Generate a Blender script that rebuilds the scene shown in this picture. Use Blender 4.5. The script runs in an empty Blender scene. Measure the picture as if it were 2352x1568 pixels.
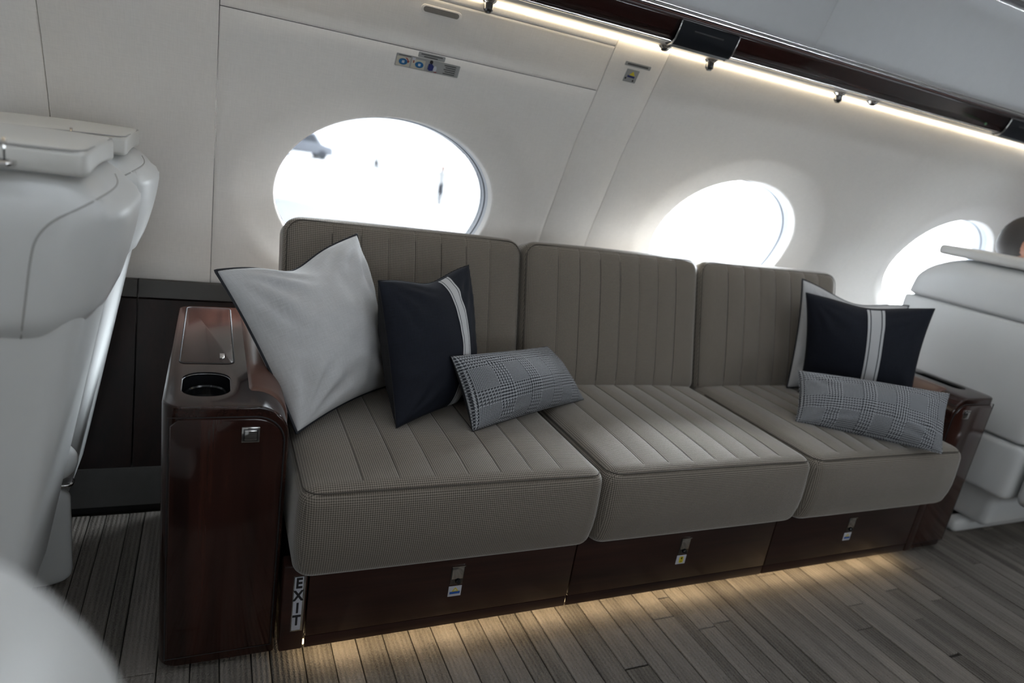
import bpy, bmesh, math, random
from mathutils import Vector, Matrix, noise
random.seed(7)
S = bpy.context.scene
COL = S.collection

# ------------------------------------------------------------------ camera
RX, UX, FX = (0.90568526, -0.39342132, 0.15796799), (-0.03039062, 0.31140254, 0.94979201), (0.42286006, 0.86501337, -0.27007638)
CAM = Vector((-0.15701957, -1.00621818, 1.00216374))
cd = bpy.data.cameras.new('camera')
cam = bpy.data.objects.new('camera', cd)
COL.objects.link(cam)
cam.matrix_world = Matrix(((RX[0], UX[0], -FX[0], CAM[0]), (RX[1], UX[1], -FX[1], CAM[1]), (RX[2], UX[2], -FX[2], CAM[2]), (0, 0, 0, 1)))
cd.sensor_width = 36.0
cd.lens = 22.9423
cd.clip_start = 0.02
cd.clip_end = 2000
cd.dof.use_dof = True
cd.dof.focus_distance = 1.32
cd.dof.aperture_fstop = 2.4
S.camera = cam

# ------------------------------------------------------------------ world, exposure, light
S.view_settings.view_transform = 'Standard'
S.view_settings.look = 'None'
S.view_settings.exposure = 0.0
S.view_settings.gamma = 1.0
S.view_settings.use_curve_mapping = False
wd = bpy.data.worlds.new('sky')
S.world = wd
wd.use_nodes = True
wt = wd.node_tree
bg = wt.nodes['Background']
# bright hazy sky: even white overcast with a broad aureole around the veiled sun, high beyond the window wall
SUN = Vector((0.55, 0.47, 0.58)).normalized()
geo = wt.nodes.new('ShaderNodeTexCoord')
dt = wt.nodes.new('ShaderNodeVectorMath'); dt.operation = 'DOT_PRODUCT'; dt.inputs[1].default_value = SUN
wt.links.new(geo.outputs['Generated'], dt.inputs[0])
def wmath(op, a, b):
    k = wt.nodes.new('ShaderNodeMath'); k.operation = op
    for i, v in enumerate((a, b)):
        if isinstance(v, (int, float)): k.inputs[i].default_value = v
        else: wt.links.new(v, k.inputs[i])
    return k.outputs[0]
SKY, GLOW, KG, GLOW2, KG2 = 6.0, 1250.0, 36.0, 80.0, 9.0
g_ = wmath('EXPONENT', wmath('MULTIPLY', wmath('SUBTRACT', dt.outputs['Value'], 1.0), KG), 0.0)
g2_ = wmath('EXPONENT', wmath('MULTIPLY', wmath('SUBTRACT', dt.outputs['Value'], 1.0), KG2), 0.0)
wt.links.new(wmath('ADD', wmath('MULTIPLY', g_, GLOW), wmath('ADD', wmath('MULTIPLY', g2_, GLOW2), SKY)), bg.inputs[1])
bg.inputs[0].default_value = (0.92, 0.96, 1.0, 1)
CY = -0.42                      # cabin centre line
WINX = [-0.94, 0.297, 1.527, 2.757]
for side in (0, 1):             # sampling portals in the window openings (emit nothing themselves)
    for x in ([-0.94, 0.297, 1.527, 2.757] if side == 0 else [-0.94, 0.297, 1.527, 2.757]):
        ld = bpy.data.lights.new('window_portal', 'AREA')
        ld.shape = 'RECTANGLE'; ld.size = 0.66; ld.size_y = 0.5
        ld.cycles.is_portal = True
        lo = bpy.data.objects.new('window_portal', ld); COL.objects.link(lo)
        y = 0.90
        lo.location = (x, y if side == 0 else 2 * CY - y, 0.825)
        lo.rotation_euler = (math.radians(-90 - 18), 0, 0) if side == 0 else (math.radians(90 + 18), 0, 0)

# ------------------------------------------------------------------ material helpers
class NT:
    def __init__(s, name, rough=0.5, base=(0.5, 0.5, 0.5), metal=0.0, spec=0.5):
        s.m = bpy.data.materials.new(name); s.m.use_nodes = True
        s.t = s.m.node_tree; s.b = s.t.nodes['Principled BSDF']
        s.b.inputs['Base Color'].default_value = (*base, 1)
        s.b.inputs['Roughness'].default_value = rough
        s.b.inputs['Metallic'].default_value = metal
        s.b.inputs['Specular IOR Level'].default_value = spec
    def n(s, typ, **kw):
        k = s.t.nodes.new(typ)
        for a, v in kw.items(): setattr(k, a, v)
        return k
    def l(s, a, b): s.t.links.new(a, b)
    def math(s, op, a, b=None, c=None):
        k = s.n('ShaderNodeMath', operation=op)
        for i, v in enumerate((a, b, c)):
            if v is None: continue
            if isinstance(v, (int, float)): k.inputs[i].default_value = v
            else: s.l(v, k.inputs[i])
        return k.outputs[0]
    def uv(s):
        k = s.n('ShaderNodeUVMap'); x = s.n('ShaderNodeSeparateXYZ'); s.l(k.outputs[0], x.inputs[0])
        return k.outputs[0], x.outputs[0], x.outputs[1]
    def obj(s): return s.n('ShaderNodeTexCoord').outputs['Object']
    def mapping(s, v, scale=(1, 1, 1), rot=(0, 0, 0)):
        k = s.n('ShaderNodeMapping'); k.inputs['Scale'].default_value = scale; k.inputs['Rotation'].default_value = rot
        s.l(v, k.inputs[0]); return k.outputs[0]
    def noise(s, v, scale, detail=3, rough=0.55):
        k = s.n('ShaderNodeTexNoise'); k.inputs['Scale'].default_value = scale
        k.inputs['Detail'].default_value = detail; k.inputs['Roughness'].default_value = rough
        s.l(v, k.inputs['Vector']); return k.outputs[0]
    def mix(s, f, a, b):
        k = s.n('ShaderNodeMix', data_type='RGBA')
        if isinstance(f, (int, float)): k.inputs[0].default_value = f
        else: s.l(f, k.inputs[0])
        for i, v in ((6, a), (7, b)):
            if isinstance(v, tuple): k.inputs[i].default_value = (*v, 1)
            else: s.l(v, k.inputs[i])
        return k.outputs[2]
    def ramp(s, f, stops):
        k = s.n('ShaderNodeValToRGB'); e = k.color_ramp.elements
        while len(e) < len(stops): e.new(0.5)
        for i, (p, c) in enumerate(stops): e[i].position = p; e[i].color = (*c, 1)
        s.l(f, k.inputs[0]); return k.outputs[0]
    def color(s, c): s.l(c, s.b.inputs['Base Color'])
    def bump(s, h, strength=0.3, dist=0.001):
        k = s.n('ShaderNodeBump'); k.inputs['Strength'].default_value = strength; k.inputs['Distance'].default_value = dist
        s.l(h, k.inputs['Height']); s.l(k.outputs[0], s.b.inputs['Normal'])

def plain(name, base, rough=0.5, metal=0.0, spec=0.5, coat=0.0, grain=0.0):
    k = NT(name, rough, base, metal, spec)
    if coat: k.b.inputs['Coat Weight'].default_value = coat; k.b.inputs['Coat Roughness'].default_value = 0.04
    f = k.noise(k.obj(), 35, 3)
    k.color(k.mix(f, tuple(c * (1 - grain) for c in base), tuple(min(1, c * (1 + grain)) for c in base)))
    return k.m

def emit(name, col, st):
    k = NT(name); k.b.inputs['Base Color'].default_value = (*col, 1)
    k.b.inputs['Emission Color'].default_value = (*col, 1); k.b.inputs['Emission Strength'].default_value = st
    return k.m

def linen(name, c, amp=0.10, freq=260, rough=0.85):
    k = NT(name, rough, c, 0, 0.2)
    uv, u, v = k.uv()
    a = k.noise(k.mapping(uv, (freq, freq * 0.08, 1)), 1.0, 2)
    b = k.noise(k.mapping(uv, (freq * 0.08, freq, 1)), 1.0, 2)
    w = k.math('MULTIPLY', k.math('ADD', a, b), 0.5)
    k.color(k.ramp(w, [(0.3, tuple(x * (1 - amp) for x in c)), (0.7, tuple(min(1, x * (1 + amp)) for x in c))]))
    k.bump(w, 0.35, 0.0006)
    return k.m

def leather(name, c, rough=0.38):
    k = NT(name, rough, c, 0, 0.5)
    vo = k.n('ShaderNodeTexVoronoi'); vo.inputs['Scale'].default_value = 520; k.l(k.obj(), vo.inputs['Vector'])
    k.bump(vo.outputs['Distance'], 0.12, 0.0004)
    f = k.noise(k.obj(), 9, 3)
    k.color(k.mix(f, tuple(x * 0.96 for x in c), tuple(x * 1.03 for x in c)))
    return k.m

def wood(name, dark, light, axis=2, rough=0.14, coat=0.35, spec=0.4):
    k = NT(name, rough, dark, 0, spec)
    sc = [26, 26, 26]; sc[axis] = 1.6
    f = k.noise(k.mapping(k.obj(), tuple(sc)), 1.0, 5, 0.62)
    sc2 = [160, 160, 160]; sc2[axis] = 4
    g = k.noise(k.mapping(k.obj(), tuple(sc2)), 1.0, 2)
    h = k.math('ADD', k.math('MULTIPLY', f, 0.75), k.math('MULTIPLY', g, 0.25))
    k.color(k.ramp(h, [(0.34, dark), (0.66, light)]))
    k.b.inputs['Coat Weight'].default_value = coat; k.b.inputs['Coat Roughness'].default_value = 0.05
    return k.m

def tweed(name):
    k = NT(name, 0.92, (0.2, 0.18, 0.16), 0, 0.15)
    uv, u, v = k.uv()
    P = 2 * math.pi / 0.0058
    a = k.math('SINE', k.math('MULTIPLY', k.math('ADD', u, v), P * 0.72))
    b = k.math('SINE', k.math('MULTIPLY', k.math('SUBTRACT', u, v), P * 0.72))
    w = k.math('MULTIPLY_ADD', k.math('MULTIPLY', a, b), 0.5, 0.5)
    nz = k.noise(uv, 900, 2)
    blot = k.noise(uv, 14, 3)
    w2 = k.math('ADD', w, k.math('MULTIPLY', k.math('SUBTRACT', nz, 0.5), 0.7))
    c = k.ramp(w2, [(0.25, (0.070, 0.061, 0.051)), (0.75, (0.27, 0.238, 0.20))])
    k.color(k.mix(k.math('MULTIPLY', blot, 0.22), c, (0.11, 0.098, 0.085)))
    k.b.inputs['Sheen Weight'].default_value = 0.6; k.b.inputs['Sheen Roughness'].default_value = 0.35
    k.bump(w2, 0.5, 0.0012)
    return k.m

def plaid(name):
    k = NT(name, 0.92, (0.1, 0.1, 0.1), 0, 0.15)
    uv, u, v = k.uv()
    def sq(x, p, duty=0.5): return k.math('LESS_THAN', k.math('FRACT', k.math('DIVIDE', x, p)), duty)
    bu = sq(k.math('ADD', u, 1.015), 0.088, 0.42); bv = sq(k.math('ADD', v, 1.01), 0.088, 0.42)
    fine_u, fine_v = sq(u, 0.0034), sq(v, 0.0034)
    co_u, co_v = sq(u, 0.0072), sq(v, 0.0072)
    def sel(f, a, b): return k.math('ADD', k.math('MULTIPLY', f, a), k.math('MULTIPLY', k.math('SUBTRACT', 1.0, f), b))
    wu = sel(bu, co_u, fine_u); wv = sel(bv, co_v, fine_v)
    tw = sq(k.math('ADD', u, v), 0.0068)
    val = sel(tw, wu, wv)
    c = k.mix(val, (0.022, 0.024, 0.03), (0.40, 0.415, 0.44))
    nz = k.noise(uv, 700, 2)
    k.color(k.mix(k.math('MULTIPLY', nz, 0.35), c, (0.11, 0.115, 0.125)))
    k.bump(val, 0.4, 0.0008)
    return k.m

def carpet(name, c):
    k = NT(name, 0.95, c, 0, 0.1)
    o = k.obj()
    big = k.noise(k.mapping(o, (22, 2.2, 1)), 1.0, 4, 0.6)
    rib = k.math('SINE', k.math('MULTIPLY', k.n('ShaderNodeSeparateXYZ').outputs[0], 1.0))
    sx = k.n('ShaderNodeSeparateXYZ'); k.l(o, sx.inputs[0])
    rib = k.math('SINE', k.math('MULTIPLY', sx.outputs[0], 2 * math.pi / 0.0095))
    tuft = k.noise(k.mapping(o, (330, 260, 330)), 1.0, 2)
    oi = k.n('ShaderNodeObjectInfo')
    h = k.math('ADD', k.math('MULTIPLY', big, 0.9), k.math('MULTIPLY', k.math('SUBTRACT', oi.outputs['Random'], 0.5), 0.34))
    h = k.math('ADD', h, k.math('MULTIPLY', rib, 0.045))
    h = k.math('ADD', h, k.math('MULTIPLY', k.math('SUBTRACT', tuft, 0.5), 0.35))
    k.color(k.ramp(h, [(0.15, tuple(x * 0.38 for x in c)), (0.45, tuple(x * 0.9 for x in c)), (0.8, tuple(x * 1.35 for x in c))]))
    k.bump(k.math('ADD', k.math('MULTIPLY', rib, 0.4), k.math('MULTIPLY', tuft, 1.4)), 0.8, 0.0035)
    return k.m

def glass_mat(name, tint=1.0):
    m = bpy.data.materials.new(name); m.use_nodes = True; t = m.node_tree
    for n in list(t.nodes): t.nodes.remove(n)
    o = t.nodes.new('ShaderNodeOutputMaterial'); mx = t.nodes.new('ShaderNodeMixShader')
    tr = t.nodes.new('ShaderNodeBsdfTransparent'); gl = t.nodes.new('ShaderNodeBsdfGlossy')
    lw = t.nodes.new('ShaderNodeLayerWeight'); lw.inputs[0].default_value = 0.12
    tr.inputs[0].default_value = (0.95 * tint, 0.97 * tint, 0.98 * tint, 1); gl.inputs[0].default_value = (0.9, 0.95, 1, 1); gl.inputs['Roughness'].default_value = 0.02
    sc = t.nodes.new('ShaderNodeMath'); sc.operation = 'MULTIPLY'; sc.inputs[1].default_value = 0.5
    t.links.new(lw.outputs['Fresnel'], sc.inputs[0]); t.links.new(sc.outputs[0], mx.inputs[0])
    t.links.new(tr.outputs[0], mx.inputs[1]); t.links.new(gl.outputs[0], mx.inputs[2]); t.links.new(mx.outputs[0], o.inputs[0])
    return m

def ribbon_mat(name):
    k = NT(name, 0.8, (0.5, 0.5, 0.5), 0, 0.2)
    uv, u, v = k.uv()
    d = k.math('ABSOLUTE', k.math('SUBTRACT', u, 0.5))
    s1 = k.math('MULTIPLY', k.math('GREATER_THAN', d, 0.29), k.math('LESS_THAN', d, 0.35))
    wv = k.noise(k.mapping(uv, (120, 900, 1)), 1.0, 2)
    c = k.mix(wv, (0.40, 0.41, 0.43), (0.56, 0.57, 0.58))
    k.color(k.mix(s1, c, (0.012, 0.014, 0.022)))
    return k.m

M = dict(
    wall=linen('wall_linen', (0.725, 0.695, 0.66), 0.05, 420),
    bin=plain('bin_panel', (0.68, 0.69, 0.70), 0.5, grain=0.03),
    valbase=plain('valance_beige', (0.52, 0.49, 0.45), 0.5, grain=0.03),
    ceiling=plain('headliner', (0.62, 0.62, 0.62), 0.7, grain=0.03),
    ledge=plain('ledge_grey_brown', (0.045, 0.042, 0.038), 0.5, grain=0.1),
    kick=plain('kick_panel', (0.075, 0.073, 0.072), 0.7, grain=0.12),
    black=plain('black_gap', (0.008, 0.008, 0.009), 0.6, grain=0.1),
    leather=leather('pale_leather', (0.60, 0.61, 0.61)),
    leather2=leather('pale_leather_pillow', (0.56, 0.555, 0.53)),
    seam=plain('seam_thread', (0.22, 0.22, 0.22), 0.7, grain=0.1),
    lseam=plain('leather_seam', (0.36, 0.36, 0.355), 0.5, grain=0.05),
    dseam=plain('dark_seam', (0.060, 0.053, 0.045), 0.9, grain=0.1),
    tweed=tweed('taupe_tweed'),
    wood=wood('mahogany_gloss', (0.009, 0.0035, 0.0028), (0.040, 0.013, 0.009), 2),
    woody=wood('mahogany_top', (0.010, 0.0042, 0.0033), (0.034, 0.013, 0.009), 1, 0.16, 0.12, 0.35),
    wallwood=wood('mahogany_sidewall', (0.006, 0.003, 0.0026), (0.016, 0.006, 0.0045), 2, 0.42, 0.0, 0.3),
    woodx=wood('mahogany_drawer', (0.011, 0.0045, 0.0036), (0.036, 0.013, 0.009), 0, 0.3, 0.25),
    woodv=wood('mahogany_valance', (0.010, 0.004, 0.0035), (0.026, 0.009, 0.007), 0, 0.14, 0.15, 0.35),
    armpad=leather('brown_leather', (0.085, 0.035, 0.022), 0.3),
    white_linen=linen('white_linen', (0.50, 0.505, 0.515), 0.10, 520),
    navy=linen('navy_velvet', (0.0085, 0.0105, 0.0175), 0.25, 500, 0.75),
    charcoal=linen('charcoal_cloth', (0.020, 0.020, 0.022), 0.25, 500),
    piping=plain('navy_piping', (0.006, 0.008, 0.014), 0.7, grain=0.1),
    ribbon=ribbon_mat('striped_ribbon'),
    plaid=plaid('glen_plaid'),
    chrome=plain('chrome', (0.62, 0.61, 0.60), 0.14, 1.0, grain=0.03),
    dchrome=plain('dark_chrome', (0.16, 0.16, 0.165), 0.22, 1.0, grain=0.05),
    blackg=plain('black_gloss', (0.010, 0.011, 0.013), 0.14, spec=0.6, grain=0.1),
    screen=plain('dark_panel', (0.007, 0.008, 0.0105), 0.5, spec=0.12, grain=0.1),
    frame=plain('window_frame_grey', (0.45, 0.46, 0.48), 0.4, grain=0.02),
    gasket=plain('window_gasket', (0.035, 0.04, 0.05), 0.6, grain=0.05),
    glass=glass_mat('window_glass'),
    dimglass=glass_mat('added_tint_glass', 0.42),  # tint added to hold back daylight at the left-hand sofa-side windows
    led=emit('warm_led', (1.0, 0.85, 0.60), 11.0),
    wash=emit('added_fill_glow', (0.87, 0.935, 1.0), 7.8),  # glow of the added fill strips
    ledfloor=emit('warm_floor_led', (1.0, 0.74, 0.42), 17.0),
    textgrey=plain('text_grey', (0.055, 0.055, 0.055), 0.6, grain=0.05),
    signw=plain('sign_white', (0.42, 0.43, 0.48), 0.5, grain=0.03),
    signg=plain('sign_grey', (0.27, 0.27, 0.265), 0.5, grain=0.03),
    signcream=plain('sign_cream', (0.42, 0.39, 0.32), 0.5, grain=0.03),
    ink=plain('ink_black', (0.008, 0.008, 0.010), 0.6, grain=0.05),
    inkred=plain('ink_red', (0.20, 0.022, 0.015), 0.6, grain=0.05),
    inkblue=plain('ink_blue', (0.004, 0.085, 0.21), 0.5, grain=0.05),
    inknavy=plain('ink_navy', (0.005, 0.012, 0.10), 0.5, grain=0.05),
    inkbar=plain('ink_bar_blue', (0.01, 0.075, 0.30), 0.5, grain=0.05),
    inkyellow=plain('ink_yellow', (0.52, 0.42, 0.015), 0.5, grain=0.05),
    carpet=carpet('striped_carpet', (0.20, 0.183, 0.165)),
    carpetbase=plain('carpet_backing', (0.030, 0.026, 0.022), 0.95, grain=0.2),
    apron=plain('apron_concrete', (0.14, 0.141, 0.143), 0.9, grain=0.05),
    wing=plain('wing_paint', (0.020, 0.023, 0.031), 0.4, grain=0.03),
    hair=plain('short_dark_hair', (0.016, 0.012, 0.010), 0.7, grain=0.4),
    skin=plain('skin', (0.30, 0.135, 0.085), 0.5, grain=0.1),
    shirt=plain('dark_shirt', (0.03, 0.035, 0.045), 0.8, grain=0.1),
    trouser=plain('trousers', (0.07, 0.075, 0.09), 0.8, grain=0.1),
    pale=plain('pale_shirt', (0.75, 0.75, 0.75), 0.8, grain=0.05),
    vandark=plain('van_dark_trim', (0.12, 0.13, 0.15), 0.5, grain=0.05),
    hangar=plain('hangar_wall', (0.55, 0.57, 0.60), 0.7, grain=0.05),
    vanw=plain('van_grey', (0.35, 0.37, 0.42), 0.4, grain=0.05),
)

# ------------------------------------------------------------------ object helpers
def finish(o, mat, parent, kind=None, smooth=True, uv=True, angle=None):
    me = o.data
    mats = mat if isinstance(mat, (list, tuple)) else [mat]
    for m in mats: me.materials.append(m)
    if smooth:
        me.polygons.foreach_set('use_smooth', [True] * len(me.polygons))
        if angle: 
            try: me.set_sharp_from_angle(angle=math.radians(angle))
            except Exception: pass
    if uv and not me.uv_layers:
        L = me.uv_layers.new(name='UVMap').data
        for p in me.polygons:
            n = p.normal; a = max(range(3), key=lambda i: abs(n[i]))
            ij = ((1, 2), (0, 2), (0, 1))[a]
            for li in p.loop_indices:
                c = me.vertices[me.loops[li].vertex_index].co
                L[li].uv = (c[ij[0]], c[ij[1]])
    COL.objects.link(o)
    if parent is not None: o.parent = parent
    if kind: o['kind'] = kind
    return o

def mesh(name, vs, fs, mat, parent=None, kind=None, smooth=True, uvs=None, mi=None, angle=None):
    me = bpy.data.meshes.new(name)
    me.from_pydata([tuple(v) for v in vs], [], fs)
    if uvs is not None:
        L = me.uv_layers.new(name='UVMap').data
        for l in me.loops: L[l.index].uv = uvs[l.vertex_index]
    if mi is not None: me.polygons.foreach_set('material_index', mi)
    me.update()
    return finish(bpy.data.objects.new(name, me), mat, parent, kind, smooth, uvs is None, angle)

def bmobj(name, bm, mat, parent=None, kind=None, smooth=True, angle=35):
    me = bpy.data.meshes.new(name)
    bmesh.ops.recalc_face_normals(bm, faces=bm.faces)
    bm.to_mesh(me); bm.free()
    return finish(bpy.data.objects.new(name, me), mat, parent, kind, smooth, True, angle)

def thing(name, label, cat, loc=(0, 0, 0), group=None):
    o = bpy.data.objects.new(name, None); COL.objects.link(o); o.location = loc
    o.empty_display_size = 0.05
    tag(o, label, cat, group); bpy.context.view_layer.update()
    return o

def tag(o, label, cat, group=None):
    o['label'] = label; o['category'] = cat
    if group: o['group'] = group
    return o

def reparent(root):
    """children were built in world coordinates: keep them there although the root has a location"""
    for c in [q for q in COL.objects if q.parent is root]:
        c.matrix_parent_inverse = Matrix.Translation(-Vector(root.location))

def axlist(lo, hi, r, n=6, seg=5, extra=()):
    xs = [lo + r * (1 - math.cos(i / seg * math.pi / 2)) for i in range(seg + 1)]
    xs += [hi - r * (1 - math.cos(i / seg * math.pi / 2)) for i in range(seg + 1)]
    a, b = lo + r, hi - r
    xs += [a + (b - a) * i / n for i in range(1, n)]
    xs += [e for e in extra if lo < e < hi]
    xs = sorted(set(round(x, 6) for x in xs))
    out = [xs[0]]
    for x in xs[1:]:
        if x - out[-1] > 1e-5: out.append(x)
    return out

def rbox(name, lo, hi, r, mat, parent=None, n=(6, 6, 6), seg=5, extra=((), (), ()), fn=None, kind=None):
    """rounded box, r = radius or per-axis radii, fn(p) -> deformed point"""
    if isinstance(r, (int, float)): r = (r, r, r)
    r = [min(r[i], (hi[i] - lo[i]) * 0.499) for i in range(3)]
    ax = [axlist(lo[i], hi[i], r[i], n[i], seg, extra[i]) for i in range(3)]
    vid, vs, fs = {}, [], []
    def V(p):
        k = tuple(round(c, 6) for c in p)
        if k in vid: return vid[k]
        q = [min(max(p[i], lo[i] + r[i]), hi[i] - r[i]) for i in range(3)]
        d = [(p[i] - q[i]) / r[i] for i in range(3)]
        ln = math.sqrt(sum(c * c for c in d)) or 1
        m = max(abs(c) for c in d)
        s = 1 / ln if m > 0.999 else 1
        w = Vector([q[i] + d[i] * s * r[i] for i in range(3)])
        if fn: w = fn(w)
        vid[k] = len(vs); vs.append(w); return vid[k]
    for a in range(3):
        b, c = (a + 1) % 3, (a + 2) % 3
        for sgn, val in ((-1, lo[a]), (1, hi[a])):
            for i in range(len(ax[b]) - 1):
                for j in range(len(ax[c]) - 1):
                    q = []
                    for (ii, jj) in ((i, j), (i + 1, j), (i + 1, j + 1), (i, j + 1)):
                        p = [0, 0, 0]; p[a] = val; p[b] = ax[b][ii]; p[c] = ax[c][jj]; q.append(V(p))
                    if sgn < 0: q.reverse()
                    if len(set(q)) == 4: fs.append(q)
    return mesh(name, vs, fs, mat, parent, kind)

def box(name, lo, hi, mat, parent=None, bev=0.0, kind=None, seg=2):
    bm = bmesh.new()
    bmesh.ops.create_cube(bm, size=1)
    for v in bm.verts: v.co = Vector([(lo[i] + hi[i]) / 2 + v.co[i] * (hi[i] - lo[i]) for i in range(3)])
    if bev: bmesh.ops.bevel(bm, geom=list(bm.edges), offset=bev, segments=seg, affect='EDGES', profile=0.5)
    return bmobj(name, bm, mat, parent, kind)

def tube(name, pts, r, mat, parent=None, closed=False, sides=6, kind=None):
    pts = [Vector(p) for p in pts]; n = len(pts); vs, fs = [], []
    prev = None
    for i, p in enumerate(pts):
        if closed: t = pts[(i + 1) % n] - pts[i - 1]
        else: t = pts[min(i + 1, n - 1)] - pts[max(i - 1, 0)]
        t.normalize()
        if prev is None:
            a = Vector((0, 0, 1)) if abs(t.z) < 0.9 else Vector((1, 0, 0))
            u = t.cross(a).normalized()
        else:
            u = (prev - t * prev.dot(t)).normalized()
        prev = u; w = t.cross(u)
        for k in range(sides):
            an = 2 * math.pi * k / sides
            vs.append(p + (u * math.cos(an) + w * math.sin(an)) * r)
    for i in range(n if closed else n - 1):
        for k in range(sides):
            a, b = i * sides + k, i * sides + (k + 1) % sides
            c, d = ((i + 1) % n) * sides + (k + 1) % sides, ((i + 1) % n) * sides + k
            fs.append((a, b, c, d))
    if not closed:
        fs.append(tuple(reversed(range(sides)))); fs.append(tuple((n - 1) * sides + k for k in range(sides)))
    return mesh(name, vs, fs, mat, parent, kind)

def lathe(name, prof, mat, parent=None, centre=(0, 0, 0), axis=(0, 0, 1), seg=24, kind=None, angle=30):
    ax = Vector(axis).normalized(); a = Vector((1, 0, 0)) if abs(ax.x) < 0.9 else Vector((0, 1, 0))
    u = ax.cross(a).normalized(); w = ax.cross(u); c = Vector(centre); vs, fs = [], []
    for (r, h) in prof:
        for k in range(seg):
            t = 2 * math.pi * k / seg
            vs.append(c + ax * h + (u * math.cos(t) + w * math.sin(t)) * r)
    for i in range(len(prof) - 1):
        for k in range(seg):
            fs.append((i * seg + k, i * seg + (k + 1) % seg, (i + 1) * seg + (k + 1) % seg, (i + 1) * seg + k))
    fs.append(tuple(reversed(range(seg)))); fs.append(tuple((len(prof) - 1) * seg + k for k in range(seg)))
    return mesh(name, vs, fs, mat, parent, kind, angle=angle)

def slab(name, poly, n, thick, mat, parent=None, kind=None, bev=0.0):
    """polygon (3D points, planar) extruded by thick along n"""
    bm = bmesh.new(); n = Vector(n).normalized()
    vs = [bm.verts.new(Vector(p)) for p in poly]
    f = bm.faces.new(vs)
    ex = bmesh.ops.extrude_face_region(bm, geom=[f])
    for v in ex['geom']:
        if isinstance(v, bmesh.types.BMVert): v.co += n * thick
    if bev:
        es = [e for e in bm.edges if abs((e.verts[0].co - e.verts[1].co).normalized().dot(n)) < 0.5]
        bmesh.ops.bevel(bm, geom=es, offset=bev, segments=2, affect='EDGES', profile=0.5)
    return bmobj(name, bm, mat, parent, kind)

def rrect(w, h, r, seg=6, corners=(1, 1, 1, 1)):
    pts = []
    for i, (sx, sy, a0) in enumerate(((1, 1, 0), (-1, 1, 90), (-1, -1, 180), (1, -1, 270))):
        if not corners[i]: pts.append((sx * w / 2, sy * h / 2)); continue
        for k in range(seg + 1):
            a = math.radians(a0 + 90 * k / seg)
            pts.append((sx * (w / 2 - r) + r * math.cos(a), sy * (h / 2 - r) + r * math.sin(a)))
    return pts

def cut(o, *cutters):
    for c in cutters:
        md = o.modifiers.new('cut', 'BOOLEAN'); md.operation = 'DIFFERENCE'; md.object = c; md.solver = 'EXACT'
    dg = bpy.context.evaluated_depsgraph_get(); dg.update()
    me = bpy.data.meshes.new_from_object(o.evaluated_get(dg))
    o.modifiers.clear(); old = o.data; o.data = me
    for c in cutters: bpy.data.objects.remove(c)
    for p in me.polygons: p.use_smooth = p.area < 0.0015
    me.set_sharp_from_angle(angle=math.radians(30))
    return o

def text_mesh(name, s, size, mat, parent, mw, thick=0.0003):
    cu = bpy.data.curves.new(name, 'FONT'); cu.body = s; cu.size = size; cu.align_x = 'CENTER'; cu.align_y = 'CENTER'
    cu.extrude = thick; cu.offset = size * 0.034
    t = bpy.data.objects.new('tmp_text', cu); COL.objects.link(t)
    dg = bpy.context.evaluated_depsgraph_get(); dg.update()
    me = bpy.data.meshes.new_from_object(t.evaluated_get(dg)); bpy.data.objects.remove(t)
    me.transform(mw); me.name = name
    o = bpy.data.objects.new(name, me)
    return finish(o, mat, parent, None, False)

# ------------------------------------------------------------------ wall profile
PZ = [-0.02, 0.02, 0.12, 0.30, 0.45, 0.55, 0.7, 0.8, 0.895, 1.064, 1.2, 1.33, 1.42]
PY = [0.66, 0.665, 0.69, 0.79, 0.84, 0.855, 0.845, 0.82, 0.782, 0.715, 0.645, 0.580, 0.530]
def interp(z, X, Y):
    if z <= X[0]: return Y[0]
    for i in range(len(X) - 1):
        if z <= X[i + 1]:
            t = (z - X[i]) / (X[i + 1] - X[i])
            def sl(j):
                j0, j1 = max(j - 1, 0), min(j + 1, len(X) - 1)
                return (Y[j1] - Y[j0]) / (X[j1] - X[j0])
            h = X[i + 1] - X[i]; m0, m1 = sl(i) * h, sl(i + 1) * h
            return (2*t**3-3*t*t+1)*Y[i] + (t**3-2*t*t+t)*m0 + (-2*t**3+3*t*t)*Y[i+1] + (t**3-t*t)*m1
    return Y[-1]
def wy(z): return interp(z, PZ, PY)
def side(p, s): return Vector((p[0], p[1] if s > 0 else 2 * CY - p[1], p[2]))
def wnorm(z):
    d = (wy(z + 0.01) - wy(z - 0.01)) / 0.02
    return Vector((0, -1, d)).normalized()           # into the cabin

HW, HH, WZ = 0.308, 0.224, 0.826                     # window half width, half height, centre height
ZB, ZT = 0.556, 1.3315

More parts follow.
